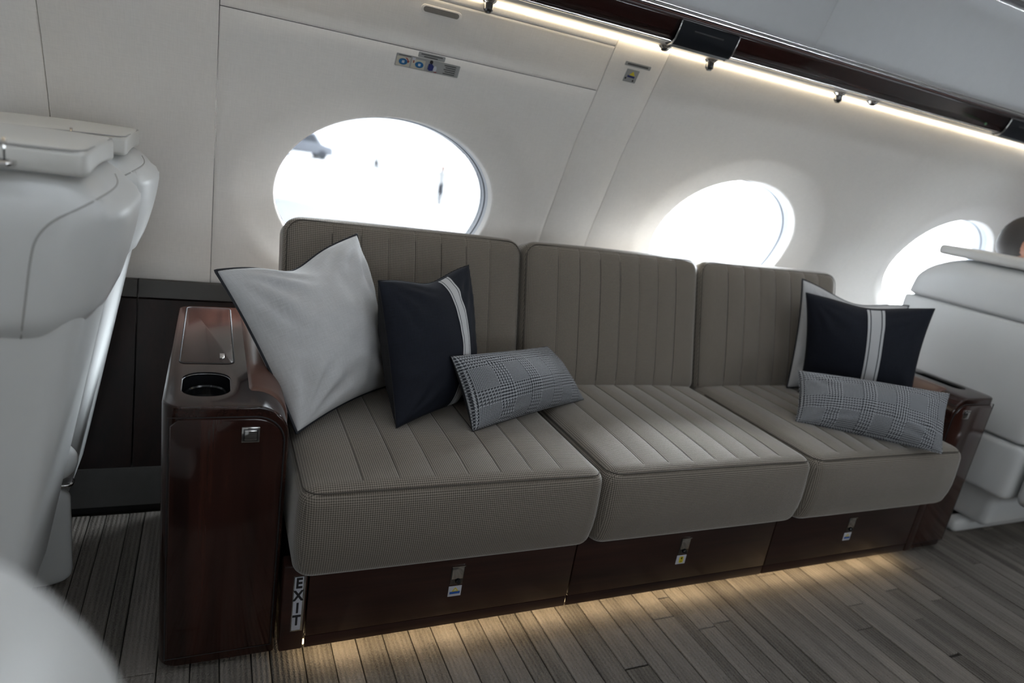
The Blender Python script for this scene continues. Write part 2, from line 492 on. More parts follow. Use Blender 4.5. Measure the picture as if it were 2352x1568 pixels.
def strip_panel(name, x0, x1, z0, z1, parent, s=1, mat=None, off=0.0, th=0.008, bev=0.0015, nz=16, chamf=()):
    """curved wall panel without opening; a thin shell with rolled edges"""
    vs, fs = [], []
    zs = [z0, z0 + bev] + [z0 + (z1 - z0) * i / nz for i in range(1, nz)] + [z1 - bev, z1]
    xs = [x0, x0 + bev, x0 * 0.5 + x1 * 0.5, x1 - bev, x1]
    for j, z in enumerate(zs):
        for i, x in enumerate(xs):
            edge = (i in (0, 4)) or (j in (0, len(zs) - 1))
            n = wnorm(z); p = Vector((x, wy(z), z)) + n * (off - (0.0012 if edge else 0))
            vs.append(side(p, s))
    W = 5; H = len(zs)
    for j in range(H - 1):
        for i in range(W - 1): fs.append((j*W+i, j*W+i+1, (j+1)*W+i+1, (j+1)*W+i))
    rim = [i for i in range(W)] + [j*W+W-1 for j in range(1, H)] + [(H-1)*W+i for i in range(W-2, -1, -1)] + [j*W for j in range(H-2, 0, -1)]
    base = len(vs)
    for r_ in rim:
        p = vs[r_]; n = wnorm(p.z); n = Vector((n.x, n.y if s > 0 else -n.y, n.z)); vs.append(p - n * th)
    for k in range(len(rim)):
        k2 = (k + 1) % len(rim); fs.append((rim[k2], rim[k], base + k, base + k2))
    if s < 0: fs = [tuple(reversed(f)) for f in fs]
    return mesh(name, vs, fs, mat or M['wall'], parent, angle=60)

def window_panel(name, xc, x0, x1, z0, z1, parent, s=1, scoop=0.040):
    """wall panel with an oval opening, dished around the window, with the reveal turned outwards"""
    angs = set(2 * math.pi * k / 96 for k in range(96))
    corners = []
    for (cx, cz) in ((x0, z0), (x1, z0), (x1, z1), (x0, z1)):
        a = math.atan2((cz - WZ) / HH, (cx - xc) / HW) % (2 * math.pi); angs.add(a); corners.append(a)
    angs = sorted(angs)
    A = []
    for a in angs:
        if A and a - A[-1] < 0.012:
            if a in corners: A[-1] = a
            continue
        A.append(a)
    rad = [0, 0.02, 0.05, 0.1, 0.16, 0.22, 0.28, 0.33, 0.37, 0.42, 0.5, 0.62, 0.8, 0.985, 1.0]
    vs, fs = [], []
    rings = []
    for q in (0.034, 0.022, 0.010, 0.003):           # reveal
        ring = []
        k = 1.0 - 0.01 * (q / 0.034) + (0.004 if q > 0.03 else 0)
        for a in A:
            x, z = xc + HW * k * math.cos(a), WZ + HH * k * math.sin(a)
            p = Vector((x, wy(z) + scoop + q, z)); ring.append(len(vs)); vs.append(side(p, s))
        rings.append(ring)
    for t in rad:
        ring = []
        for a in A:
            ex, ez = HW * math.cos(a), HH * math.sin(a)
            dx, dz = math.cos(a) * HW, math.sin(a) * HH
            ks = []
            if dx > 1e-9: ks.append((x1 - xc) / dx)
            if dx < -1e-9: ks.append((x0 - xc) / dx)
            if dz > 1e-9: ks.append((z1 - WZ) / dz)
            if dz < -1e-9: ks.append((z0 - WZ) / dz)
            kk = min(ks)
            k = 1 + 0.45 * t / 0.42 if t <= 0.42 else None
            kcap = min(1.45, 1 + (kk - 1) * 0.8)
            if t <= 0.42: k = 1 + (kcap - 1) * (t / 0.42)
            else: k = kcap + (kk - kcap) * ((t - 0.42) / 0.58)
            x, z = xc + dx * k, WZ + dz * k
            rr = math.hypot((x - xc) / HW, (z - WZ) / HH)
            f = (rr - 1) / 0.33
            d = 0.0
            if f < 1: d = scoop * (1 - f) if f > 0 else scoop
            # a soft shoulder where the dish meets the wall
            edge = -0.0012 if t == 1.0 else 0
            p = Vector((x, wy(z) + d, z)) + wnorm(z) * edge
            ring.append(len(vs)); vs.append(side(p, s))
        rings.append(ring)
    ring = []
    for i in rings[-1]:
        p = vs[i].copy(); p.y += 0.008 * s; ring.append(len(vs)); vs.append(p)
    rings.append(ring)
    n = len(A)
    for r1, r2 in zip(rings, rings[1:]):
        for k in range(n):
            k2 = (k + 1) % n; f = (r1[k], r1[k2], r2[k2], r2[k])
            fs.append(f if s > 0 else tuple(reversed(f)))
    return mesh(name, vs, fs, M['wall'], parent, angle=70)

def oval_ring(name, xc, k0, k1, q0, q1, mat, parent, s=1, n=96, scoop=0.040):
    """flat-sided oval ring between scale k0 and k1 from depth q0 to q1 behind the wall line"""
    vs, fs = [], []
    tilt = wnorm(WZ)
    for (k, q) in ((k1, q0), (k0, q0), (k0, q1), (k1, q1)):
        for i in range(n):
            a = 2 * math.pi * i / n
            x, z = xc + HW * k * math.cos(a), WZ + HH * k * math.sin(a)
            vs.append(side(Vector((x, wy(z) + scoop + q, z)), s))
    for r_ in range(4):
        for i in range(n):
            i2 = (i + 1) % n; a, b = r_ * n, ((r_ + 1) % 4) * n
            f = (a + i, a + i2, b + i2, b + i); fs.append(f if s < 0 else tuple(reversed(f)))
    return mesh(name, vs, fs, mat, parent, angle=40)

def oval_pane(name, xc, k, q, mat, parent, s=1, n=64, scoop=0.040):
    vs, fs = [], []
    for dq in (0, 0.004):
        for i in range(n):
            a = 2 * math.pi * i / n
            x, z = xc + HW * k * math.cos(a), WZ + HH * k * math.sin(a)
            vs.append(side(Vector((x, wy(z) + scoop + q + dq, z)), s))
    fs.append(tuple(range(n))); fs.append(tuple(reversed(range(n, 2 * n))))
    for i in range(n): fs.append((i, (i + 1) % n, n + (i + 1) % n, n + i))
    return mesh(name, vs, fs, mat, parent, smooth=False)

def struct_empty(name):
    o = bpy.data.objects.new(name, None); COL.objects.link(o); o['kind'] = 'structure'; return o

wall_back = struct_empty('wall_back')                # the side wall behind the sofa
wall_front = struct_empty('wall_front')              # the side wall behind the camera
G = 0.0007
XL, XR = -2.6, 4.6
wn = 0
def window(xc, s, closed=0.0):
    global wn
    wn += 1
    w = struct_empty('window_%d' % wn)
    oval_ring('window_frame', xc, 0.992, 1.06, 0.030, 0.052, M['frame'], w, s)
    oval_ring('window_gasket', xc, 0.986, 1.06, 0.052, 0.056, M['gasket'], w, s)
    oval_ring('outer_frame', xc, 0.985, 1.06, 0.056, 0.090, M['frame'], w, s)
    oval_pane('window_pane', xc, 1.05, 0.074, M['dimglass'] if s > 0 and xc < 1 else M['glass'], w, s)
    if closed:  # unseen blind added to block part of the daylight behind the camera
        bm = bmesh.new(); vs, fs = [], []
        n = 12; z0 = WZ + HH * 1.03 * (1 - 2 * closed)
        for i in range(n + 1):
            z = z0 + (WZ + HH - z0) * i / n
            hx = HW * 1.03 * math.sqrt(max(0, 1 - ((z - WZ) / (HH * 1.03)) ** 2)) + 0.005
            for sx in (-1, 1): vs.append(side(Vector((xc + sx * hx, wy(z) + 0.096, z)), s))
        for i in range(n): fs.append((2*i, 2*i+1, 2*i+3, 2*i+2))
        bm.free(); mesh('light_block_shade', vs, fs, M['frame'], w)
    return w

for s, par in ((1, wall_back), (-1, wall_front)):
    strip_panel('wall_panel', XL, -1.72 - G, ZB, ZT, par, s)
    window_panel('wall_panel', -0.94, -1.72 + G, -0.482 - G, ZB, ZT, par, s)
    strip_panel('wall_panel', -0.482 + G, -0.155 - G, ZB, ZT, par, s)
    window_panel('wall_panel', 0.297, -0.155 + G, 0.778 - G, ZB, 1.2055 - G, par, s)
    strip_panel('hatch_panel', -0.155 + G, 0.778 - G, 1.2055 + G, 1.313, par, s)
    strip_panel('wall_panel', -0.155 + G, 0.778 - G, 1.313 + G, ZT, par, s, nz=3)
    strip_panel('wall_panel', 0.778 + G, 0.944 - G, ZB, ZT, par, s)
    window_panel('wall_panel', 1.527, 0.944 + G, 2.142, ZB, ZT, par, s)
    window_panel('wall_panel', 2.757, 2.142, 3.40 - G, ZB, ZT, par, s)
    strip_panel('wall_panel', 3.40 + G, XR, ZB, ZT, par, s)
    # outer skin that closes the gaps behind the panels
    vs, fs = [], []
    def skin(x0, x1, z0, z1, nz=10):
        b = len(vs)
        for i in range(nz + 1):
            z = z0 + (z1 - z0) * i / nz
            for x in (x0, x1): vs.append(side(Vector((x, wy(z) + 0.055, z)), s))
        for i in range(nz): fs.append((b+2*i, b+2*i+1, b+2*i+3, b+2*i+2))
    skin(XL, XR, -0.02, WZ - HH - 0.04); skin(XL, XR, WZ + HH + 0.04, 1.42)
    xs = [XL] + [v for x in WINX for v in (x - HW - 0.04, x + HW + 0.04)] + [XR]
    for i in range(0, len(xs), 2): skin(xs[i], xs[i+1], WZ - HH - 0.04, WZ + HH + 0.04)
    mesh('outer_skin', vs, fs, M['kick'], par, smooth=False)
    # dark ledge, mahogany sidewall panels and grey kick strip under the windows
    def loft(name, prof, x0, x1, mat):
        v2, f2 = [], []
        for x in (x0, x1):
            for (y, z) in prof: v2.append(side(Vector((x, y, z)), s))
        n = len(prof)
        for i in range(n):
            j = (i + 1) % n; f2.append((i, j, n + j, n + i))
        f2.append(tuple(range(n))); f2.append(tuple(reversed(range(n, 2 * n))))
        bm = bmesh.new(); me = bpy.data.meshes.new('t'); me.from_pydata([tuple(v) for v in v2], [], f2); bm.from_mesh(me)
        return bmobj(name, bm, mat, par, angle=30)
    for (x0, x1) in ((XL, -0.322), (-0.318, XR)):
        loft('sidewall_ledge', [(0.838, 0.556), (0.862, 0.556), (0.862, 0.515), (0.826, 0.515)], x0, x1, M['ledge'])
        loft('sidewall_panel', [(0.822, 0.511), (0.85, 0.511), (0.72, 0.108), (0.692, 0.108)], x0, x1, M['wallwood'])
    loft('kick_strip', [(0.690, 0.107), (0.72, 0.107), (0.70, 0.012), (0.660, 0.018)], XL, XR, M['kick'])
    for i, x in enumerate(WINX):
        window(x, s, 0.0 if s > 0 else (0.2, 0.2, 0.2, 0.2)[i])

# vent grille recess in the hatch panel
vent = struct_empty('trim_1')
vz = 1.2915; vn = wnorm(vz); vt = Vector((0, vn.z, -vn.y)) * -1
if vt.z < 0: vt = -vt
def wall_pt(x, z, off=0.0, dv=0.0):
    n = wnorm(z); return Vector((x, wy(z), z)) + n * off
def wall_poly(xc, zc, pts, off):
    n = wnorm(zc); t = Vector((0, n.z, -n.y)); t = t if t.z > 0 else -t
    c = Vector((xc, wy(zc), zc)) + n * off
    return [c + Vector((px, 0, 0)) + t * py for (px, py) in pts], n
o_, n_ = wall_poly(0.310, vz, rrect(0.098, 0.019, 0.0094), 0.0)
slab('vent_bezel', o_, n_, 0.0025, M['wall'], vent, bev=0.0012)
o_, n_ = wall_poly(0.310, vz, rrect(0.086, 0.0125, 0.0062), 0.0023)
slab('vent_opening', o_, n_, 0.0006, plain('vent_shadow_grey', (0.17, 0.155, 0.14), 0.7, grain=0.1), vent)

# ------------------------------------------------------------------ floor
floor = box('floor', (XL, -1.75, -0.06), (XR, 0.9, -0.006), M['carpetbase']); floor['kind'] = 'structure'
x = -0.62; cnt = 0
while x < 3.3:
    w = random.choice((0.034, 0.042, 0.05, 0.056, 0.062))
    y0, yend = (-0.60 if x > 0.5 else -0.35), 0.655
    ys = [y0]
    cuts = random.choice((0, 1, 1, 2))
    for _ in range(cuts): ys.append(random.uniform(y0 + 0.15, 0.40))
    ys = sorted(ys) + [yend]
    for a, b in zip(ys, ys[1:]):
        if b - a < 0.06: continue
        zt = random.uniform(-0.0016, 0.0)
        c = box('carpet_strip', (-w/2 + 0.0011, -(b-a)/2 + 0.001, -0.0065 - zt), (w/2 - 0.0011, (b-a)/2 - 0.001, 0.0), M['carpet'], floor, 0.0012, seg=1)
        c.location = (x + w/2, (a + b)/2, zt); cnt += 1
    x += w
baseboard = box('baseboard_back', (XL, 0.664, 0.0), (XR, 0.70, 0.02), M['black']); baseboard['kind'] = 'structure'

# ------------------------------------------------------------------ ceiling, bins, valance
ceiling = struct_empty('ceiling')
for s in (1, -1):
    def sheet(name, prof, x0, x1, mat, th=0.006):
        vs, fs = [], []; n = len(prof)
        for x in (x0, x1):
            for (y, z) in prof: vs.append(side(Vector((x, y, z)), s))
        for i in range(n - 1): fs.append((i, i + 1, n + i + 1, n + i))
        o = mesh(name, vs, fs, mat, ceiling, angle=30)
        md = o.modifiers.new('th', 'SOLIDIFY'); md.thickness = th; md.offset = 0
        return o
    sheet('valance_underside', [(0.600, 1.352), (0.565, 1.352), (0.562, 1.3385), (0.490, 1.3385)], XL, XR, M['valbase'], 0.004)
    sheet('valance_strip', [(0.487, 1.342), (0.478, 1.360), (0.468, 1.386), (0.464, 1.398)], XL, XR, M['woodv'], 0.005)
    tube('chrome_trim', [side((XL, 0.4865, 1.3375), s), side((XR, 0.4865, 1.3375), s)], 0.0022, M['chrome'], ceiling)
    tube('chrome_trim', [side((XL, 0.4625, 1.400), s), side((XR, 0.4625, 1.400), s)], 0.0022, M['dchrome'], ceiling)
    tube('chrome_trim', [side((XL, 0.4575, 1.408), s), side((XR, 0.4575, 1.408), s)], 0.0014, M['dchrome'], ceiling)
    xs = [XL, -0.30, 1.325, 2.95, XR]
    for a, b in zip(xs, xs[1:]):
        sheet('bin_panel', [(0.473, 1.407), (0.463, 1.432), (0.452, 1.462), (0.434, 1.513), (0.410, 1.568), (0.385, 1.608), (0.358, 1.640)], a + 0.0015, b - 0.0015, M['bin'], 0.006)
    sheet('bin_top_gap', [(0.362, 1.638), (0.362, 1.672), (0.33, 1.672)], XL, XR, M['dchrome'], 0.004)
    sheet('headliner', [(0.346, 1.660), (0.25, 1.71), (0.1, 1.75), (-0.12, 1.775), (CY, 1.78)], XL, XR, M['ceiling'], 0.006)
    sheet('bin_back', [(0.66, 1.34), (0.66, 1.45), (0.4, 1.80), (CY, 1.88)], XL, XR, M['black'], 0.006)
bh = 1.5

for nm, xx in (('wall_left', XL), ('wall_right', XR)):
    vs = []; prof = []
    for z in [i * 0.05 for i in range(0, 29)]: prof.append((wy(min(z, 1.42)) + 0.05, z))
    prof += [(0.6, 1.45), (0.4, 1.8), (CY, 1.88)]
    full = [(y, z) for (y, z) in prof] + [(2*CY - y, z) for (y, z) in reversed(prof)]
    bm = bmesh.new(); f = bm.faces.new([bm.verts.new((xx, y, z)) for (y, z) in full])
    ex = bmesh.ops.extrude_face_region(bm, geom=[f])
    for v in ex['geom']:
        if isinstance(v, bmesh.types.BMVert): v.co.x += 0.04 * (-1 if xx < 0 else 1)
    o = bmobj(nm, bm, M['bin'], None, 'structure', smooth=False)

# unseen fill strips added below the ceiling to brighten the cabin walls
for k, yy in enumerate((CY + 0.34, CY - 0.34)):
    cl = thing('added_fill_light', ('long cool white added fill strip below the ceiling on the sofa side, out of view', 'long cool white added fill strip below the ceiling on the photographer side, out of view')[k], 'light', (1.0, yy, 1.752))
    box('housing', (XL + 0.1, yy - 0.034, 1.750), (XR - 0.1, yy + 0.034, 1.762), M['frame'], cl, 0.002)
    box('diffuser', (XL + 0.12, yy - 0.026, 1.7465), (XR - 0.12, yy + 0.026, 1.7505), M['wash'], cl, 0.001)
    reparent(cl)

# cove light along the top of the window wall and the strip under the sofa
for s in (1, -1):
    o = box('cove_light', side((XL, 0.5745, 1.3325), s) - Vector((0, 0.0022, 0)), side((XR, 0.5745, 1.3405), s) + Vector((0, 0.0022, 0)), M['led'])
    tag(o, 'bright warm light strip along the top of the window wall' if s > 0 else 'warm light strip along the wall behind the photographer, out of frame', 'light')

# ------------------------------------------------------------------ sofa
sofa = thing('sofa', 'three-seat taupe tweed divan with channel-stitched cushions and mahogany drawers below', 'sofa', (0.915, 0.35, 0.0))
SW = 0.61
for i in range(3):
    x0, x1 = SW * i + 0.002, SW * (i + 1) - 0.002
    if i == 0: x0 = -0.006
    xc = SW * i + 0.3055; st = [xc + (k - 3) * 0.0675 for k in range(7)]
    # seat cushion
    ex = []
    for q in st: ex += [q - 0.005, q - 0.0022, q, q + 0.0022, q + 0.005]
    lo, hi = (x0, 0.0, 0.220), (x1, 0.60, 0.408)
    def fs_(p, lo=lo, hi=hi, st=st):
        u = (p.x - lo[0]) / (hi[0] - lo[0]) * 2 - 1; v = (p.y - lo[1]) / (hi[1] - lo[1]) * 2 - 1
        q = p.copy()
        if p.z > 0.37:
            k = (p.z - 0.37) / 0.038
            q.z += 0.014 * (1 - u ** 4) * (1 - abs(v) ** 3) * k
            if p.y > 0.03:
                for s_ in st: q.z -= 0.0022 * math.exp(-((p.x - s_) / 0.0026) ** 2) * k
        # soft belly on the front
        w = (p.z - 0.220) / 0.188
        if p.y < 0.1: q.y -= 0.012 * math.sin(math.pi * w) * (1 - u ** 6) * (1 - p.y / 0.1)
        q.x += (-0.004 if u < -0.9 else 0.004 if u > 0.9 else 0) * math.sin(math.pi * w) * (1 if p.y < 0.4 else 0)
        if w < 0.35 and p.y < 0.3: q.y += 0.012 * (0.35 - w) / 0.35 * (1 - min(1, p.y / 0.3))
        return q
    c = rbox('seat_cushion', lo, hi, (0.034, 0.034, 0.028), M['tweed'], sofa, (4, 12, 5), 6, (ex, (), ()), fs_)
    # perimeter seam and stitch lines as thin dark cords lying in the cloth
    zt = 0.4005; yf = 0.0065; rc = 0.032
    per = []
    for a in range(0, 91, 15): per.append((x0 + 0.006 + rc - rc * math.sin(math.radians(90 - a)), yf + rc - rc * math.cos(math.radians(90 - a)), zt))
    per = [(x0 + 0.006, 0.44, zt)] + [(x0 + 0.006, 0.2, zt)] + per
    per2 = [(x1 + x0 - px, py, pz) for (px, py, pz) in reversed(per)]
    nmid = 12
    mid = [(per[-1][0] + (per2[0][0] - per[-1][0]) * k / nmid, yf - 0.0108 * (1 - abs(2 * k / nmid - 1) ** 4) * 0.35, zt + 0.003 * (1 - abs(2*k/nmid - 1) ** 4)) for k in range(1, nmid)]
    tube('seam_cord', per + mid + per2, 0.0012, M['dseam'], c)
    for s_ in st:
        u = (s_ - lo[0]) / (hi[0] - lo[0]) * 2 - 1
        pts = []
        for k in range(17):
            y = 0.003 + 0.47 * (k / 16) ** 1.4
            v = (y - lo[1]) / 0.6 * 2 - 1
            # height of the rounded front edge
            e = min(1.0, y / 0.034); zz = 0.408 - 0.028 * (1 - math.sqrt(max(0, 1 - (1 - e) ** 2)))
            kk = max(0, (zz - 0.37) / 0.038)
            zz += 0.014 * (1 - u ** 4) * (1 - abs(v) ** 3) * kk - 0.0019 * kk
            pts.append((s_, y - (0.012 * 0.12 * (1 - e)), zz + 0.0001))
        tube('stitch_line', pts, 0.0009, M['dseam'], c, sides=5)
    # back cushion: built upright then leaned back
    lb, hb = (x0, 0.0, 0.0), (x1, 0.115, 0.415)
    rot = Matrix.Rotation(math.radians(-16.5), 4, 'X'); off = Vector((0, 0.470, 0.395))
    def fb_(p, lo=lb, hi=hb, st=st):
        u = (p.x - lo[0]) / (hi[0] - lo[0]) * 2 - 1; v = (p.z - lo[2]) / (hi[2] - lo[2]) * 2 - 1
        q = p.copy()
        if p.y < 0.04:
            k = 1 - p.y / 0.04
            q.y -= 0.015 * (1 - u ** 4) * (1 - v ** 4) * k
            if -0.97 < v < 0.94:
                for s_ in st: q.y += 0.0024 * math.exp(-((p.x - s_) / 0.0026) ** 2) * k
        if p.z > 0.38: q.z += 0.004 * (1 - u ** 4)
        return rot @ q + off
    b = rbox('back_cushion', lb, hb, (0.042, 0.026, 0.036), M['tweed'], sofa, (4, 4, 10), 6, (ex, (), ()), fb_)
    yo = 0.0045; mg = 0.008; rc = 0.036; zt = 0.415 - mg; per = [(x0 + mg, yo, 0.02)]
    for a in range(0, 91, 15): per.append((x0 + mg + rc - rc * math.cos(math.radians(a)), yo, zt - rc + rc * math.sin(math.radians(a))))
    per2 = [(x1 + x0 - px, py, pz) for (px, py, pz) in reversed(per)]
    tube('seam_cord', [rot @ Vector(p) + off for p in per + per2], 0.0012, M['dseam'], b)
    for s_ in st:
        u = (s_ - lb[0]) / (hb[0] - lb[0]) * 2 - 1; pts = []
        for k in range(15):
            z = 0.012 + (0.405 - 0.012) * k / 14; v = z / 0.415 * 2 - 1
            e0 = 0.0
            for ed in (z, 0.415 - z):
                if ed < 0.036: e0 = 0.026 * (1 - math.sqrt(max(0, 1 - (1 - ed / 0.036) ** 2)))
            kk = max(0, 1 - e0 / 0.04)
            y = e0 - 0.015 * (1 - u ** 4) * (1 - v ** 4) * kk + (0.0021 * kk if -0.97 < v < 0.94 else 0)
            pts.append(rot @ Vector((s_, y - 0.0002, z)) + off)
        tube('stitch_line', pts, 0.0009, M['dseam'], b, sides=5)
# base, drawers
box('base_frame', (0.0, 0.0925, 0.040), (1.84, 0.62, 0.2205), M['black'], sofa, 0.004)
box('rear_support', (0.0, 0.60, 0.02), (1.83, 0.655, 0.52), M['black'], sofa, 0.004)
YD = 0.0613
box('end_post', (-0.017, YD, 0.032), (0.0275, 0.10, 0.221), M['woodx'], sofa, 0.004)
box('end_post', (1.812, YD, 0.032), (1.845, 0.10, 0.221), M['woodx'], sofa, 0.004)
lowz = 0.033
for i in range(3):
    a = 0.0300 if i == 0 else SW * i + 0.0015
    b = SW * (i + 1) - 0.0015 if i < 2 else 1.81
    d = box('drawer', (a, YD, 0.060), (b, YD + 0.03, 0.221), M['woodx'], sofa, 0.0022)
    xm = (0.3285, 0.9235, 1.5215)[i]
    bz = 0.157
    h = box('latch_frame', (xm - 0.0145, YD - 0.0012, bz - 0.0225), (xm + 0.0145, YD + 0.002, bz + 0.0225), M['dchrome'], d, 0.0008)
    box('latch_flap', (xm - 0.0125, YD - 0.003, bz - 0.008), (xm + 0.0125, YD - 0.001, bz + 0.0215), M['chrome'], d, 0.0008)
    box('latch_edge', (xm - 0.0148, YD - 0.0045, bz + 0.0215), (xm + 0.0148, YD, bz + 0.0235), M['chrome'], d, 0.0005)
    lathe('latch_knob', [(0.0058, 0), (0.0058, 0.004), (0.0045, 0.0055)], M['blackg'], d, (xm + 0.003, YD - 0.0005, bz - 0.015), (0, -1, 0), 16)
    pz = bz - 0.038
    box('latch_placard', (xm - 0.0148, YD - 0.0008, pz - 0.0135), (xm + 0.0140, YD + 0.001, pz + 0.0115), M['signw'], d, 0.0003)
    if i != 1:
        tri = [(0, 0.0085), (-0.0075, -0.0015), (0.0075, -0.0015)]
        slab('placard_triangle', [(xm + px, YD - 0.0009, pz + py) for px, py in tri], (0, -1, 0), 0.0003, M['inkyellow'], d)
        slab('placard_mark', [(xm + px * 0.45, YD - 0.0013, pz + 0.0012 + py * 0.45) for px, py in tri], (0, -1, 0), 0.0002, M['signw'], d)
        box('placard_bar', (xm - 0.0115, YD - 0.0013, pz - 0.0075), (xm + 0.0110, YD - 0.0008, pz - 0.0018), M['inkbar'], d)
    else:
        sl = rrect(0.013, 0.018, 0.004)
        slab('placard_vest', [(xm + px, YD - 0.0009, pz - 0.001 + py) for px, py in sl], (0, -1, 0), 0.0003, M['inkyellow'], d)
        slab('placard_collar', [(xm + 0.0005 + px, YD - 0.0013, pz + 0.003 + py) for px, py in rrect(0.004, 0.007, 0.0019)], (0, -1, 0), 0.0002, M['ink'], d)
        box('placard_strap', (xm - 0.003, YD - 0.0015, pz - 0.0065), (xm + 0.003, YD - 0.0009, pz - 0.005), M['ink'], d)
    box('drawer_kick', (a, YD + 0.001, lowz), (b, YD + 0.012, 0.0585), M['woodx'], sofa, 0.002)
# exit placard
ep = box('exit_placard', (0.0015, YD - 0.0018, 0.077), (0.0235, YD + 0.001, 0.200), M['chrome'], sofa, 0.0006)
box('placard_face', (0.0035, YD - 0.0024, 0.0805), (0.0195, YD - 0.0015, 0.1985), M['signw'], ep, 0.0002)
for k, ch in enumerate('EXIT'):
    mw = Matrix.Translation((0.0115, YD - 0.0026, 0.1845 - k * 0.0275)) @ Matrix.Rotation(math.radians(90), 4, 'X') @ Matrix.Diagonal((0.92, 1.18, 1, 1))
    text_mesh('letter', ch, 0.0262, M['ink'], ep, mw)
fl = box('under_sofa_light', (0.015, 0.0755, 0.0300), (1.80, 0.0835, 0.0360), M['ledfloor'], None)
tag(fl, 'warm light strip glowing on the carpet under the sofa drawers', 'light')
reparent(sofa)

# ------------------------------------------------------------------ armrest consoles
def console(label, xo, flip):
    root = thing('armrest_console', label, 'console', (xo, 0.40, 0.0))
    f = -1 if flip else 1
    def X(x): return xo + f * x            # local: 0 = outer face, 0.205 = sofa side
    Wd = 0.2
    y0, y1, zt = 0.088, 0.715, 0.530
    def solid(name, xa, xb, ya, yb, za, zb, rtop, rv, mat, small=0.005):
        bm = bmesh.new(); bmesh.ops.create_cube(bm, size=1)
        for v in bm.verts: v.co = Vector((xa + (v.co.x + .5) * (xb - xa), ya + (v.co.y + .5) * (yb - ya), za + (v.co.z + .5) * (zb - za)))
        if rtop:
            e = [e for e in bm.edges if all(abs(v.co.z - zb) < 1e-6 and abs(v.co.x - xb) < 1e-6 for v in e.verts)]
            bmesh.ops.bevel(bm, geom=e, offset=rtop, segments=10, affect='EDGES', profile=0.5)
        if rv:
            e = [e for e in bm.edges if abs(e.verts[0].co.z - e.verts[1].co.z) > 0.05 and all(abs(v.co.x - xa) < 1e-5 for v in e.verts)]
            bmesh.ops.bevel(bm, geom=e, offset=rv, segments=8, affect='EDGES', profile=0.5)
        if small:
            e = [e for e in bm.edges if len(e.link_faces) == 2 and e.calc_face_angle(0) > 0.8]
            bmesh.ops.bevel(bm, geom=e, offset=small, segments=3, affect='EDGES', profile=0.5)
        for v in bm.verts:
            if v.co.y > 0.6: v.co.y -= 0.062 * (1 - v.co.z / zb) * (v.co.y - 0.6) / 0.115
            v.co.x = X(v.co.x)
        if flip: bmesh.ops.reverse_faces(bm, faces=bm.faces)
        return bmobj(name, bm, mat, root)
    body = solid('body', 0.0, Wd, y0, y1, 0.012, zt, 0.058, 0.034, M['woody'])
    # cup holder well cut from the top
    if not flip: pts = rrect(0.080, 0.118, 0.034)
    else: pts = rrect(0.060, 0.17, 0.029)
    cx, cy = (0.066, 0.192) if not flip else (0.055, 0.245)
    cw = slab('cutter', [(X(cx + px), cy + py, zt - 0.062) for px, py in pts], (0, 0, 1), 0.1, M['blackg'])
    reparent(root); bpy.context.view_layer.update()
    cut(body, cw)
    body.data.materials.append(M['blackg'])
    for p in body.data.polygons:
        c = p.center
        if abs(c.x - X(cx)) < 0.045 and abs(c.y - cy) < 0.09 and c.z < zt - 0.004 and c.z > 0.4: p.material_index = 1
    well = lathe('cup_ring', [(0.0365, 0.0), (0.0365, 0.016), (0.0335, 0.019), (0.031, 0.0165), (0.031, 0.002)], M['blackg'], root, (X(cx), cy + (0.018 if not flip else 0.03), zt - 0.042), (0, 0, 1), 36)
    rim = [(X(cx + px * 1.0), cy + py * 1.0, zt - 0.004) for px, py in pts]
    tube('well_rim', rim, 0.0016, M['dchrome'], root, closed=True)
    # shaped front door with a rounded upper corner
    m = 0.010; xa, xb, za, zb, r = 0.014, Wd - 0.010, 0.035, zt - 0.022, 0.046
    poly = [(xa, za), (xb, za)] + [(xb - r + r * math.cos(math.radians(a)), zb - r + r * math.sin(math.radians(a))) for a in range(0, 91, 10)] + [(xa + 0.012, zb), (xa, zb - 0.012)]
    door = slab('front_door', [(X(px), y0 + 0.004, pz) for px, pz in poly], (0, -1, 0), 0.0065, M['wood'], root, bev=0.0018)
    edge = [(X(px), y0 - 0.0002, pz) for px, pz in [(xa - 0.003, za - 0.003), (xb + 0.003, za - 0.003)] + [(xb - r + (r + 0.003) * math.cos(math.radians(a)), zb - r + (r + 0.003) * math.sin(math.radians(a))) for a in range(0, 91, 10)] + [(xa - 0.003, zb + 0.003)]]
    tube('door_gap', edge, 0.0014, M['black'], root, closed=True)
    bx, bz = 0.137, 0.4795
    box('push_latch', (min(X(bx - 0.0145), X(bx + 0.0145)), y0 - 0.0055, bz - 0.0140), (max(X(bx - 0.0145), X(bx + 0.0145)), y0 - 0.0015, bz + 0.0140), M['chrome'], door, 0.001)
    box('latch_recess', (min(X(bx - 0.0118), X(bx + 0.0118)), y0 - 0.0060, bz - 0.0113), (max(X(bx - 0.0118), X(bx + 0.0118)), y0 - 0.0050, bz + 0.0113), M['dchrome'], door, 0.0004)
    box('latch_button', (min(X(bx - 0.0098), X(bx + 0.0098)), y0 - 0.0080, bz - 0.0092), (max(X(bx - 0.0098), X(bx + 0.0098)), y0 - 0.0055, bz + 0.0092), M['chrome'], door, 0.0012)
    if not flip:
        lid = slab('table_lid', [(X(0.066 + px), 0.497 + py, zt - 0.001) for px, py in rrect(0.092, 0.395, 0.010)], (0, 0, 1), 0.0022, M['woody'], root, bev=0.0008)
        tube('lid_gap', [(X(0.066 + px), 0.497 + py, zt + 0.0003) for px, py in rrect(0.096, 0.399, 0.012)], 0.0013, M['black'], root, closed=True)
        box('lid_latch', (X(0.088), 0.322, zt + 0.0008), (X(0.097), 0.350, zt + 0.0045), M['chrome'], lid, 0.001)
    # leather arm pad over the rounded sofa-side edge
    prof = []
    rt = 0.058
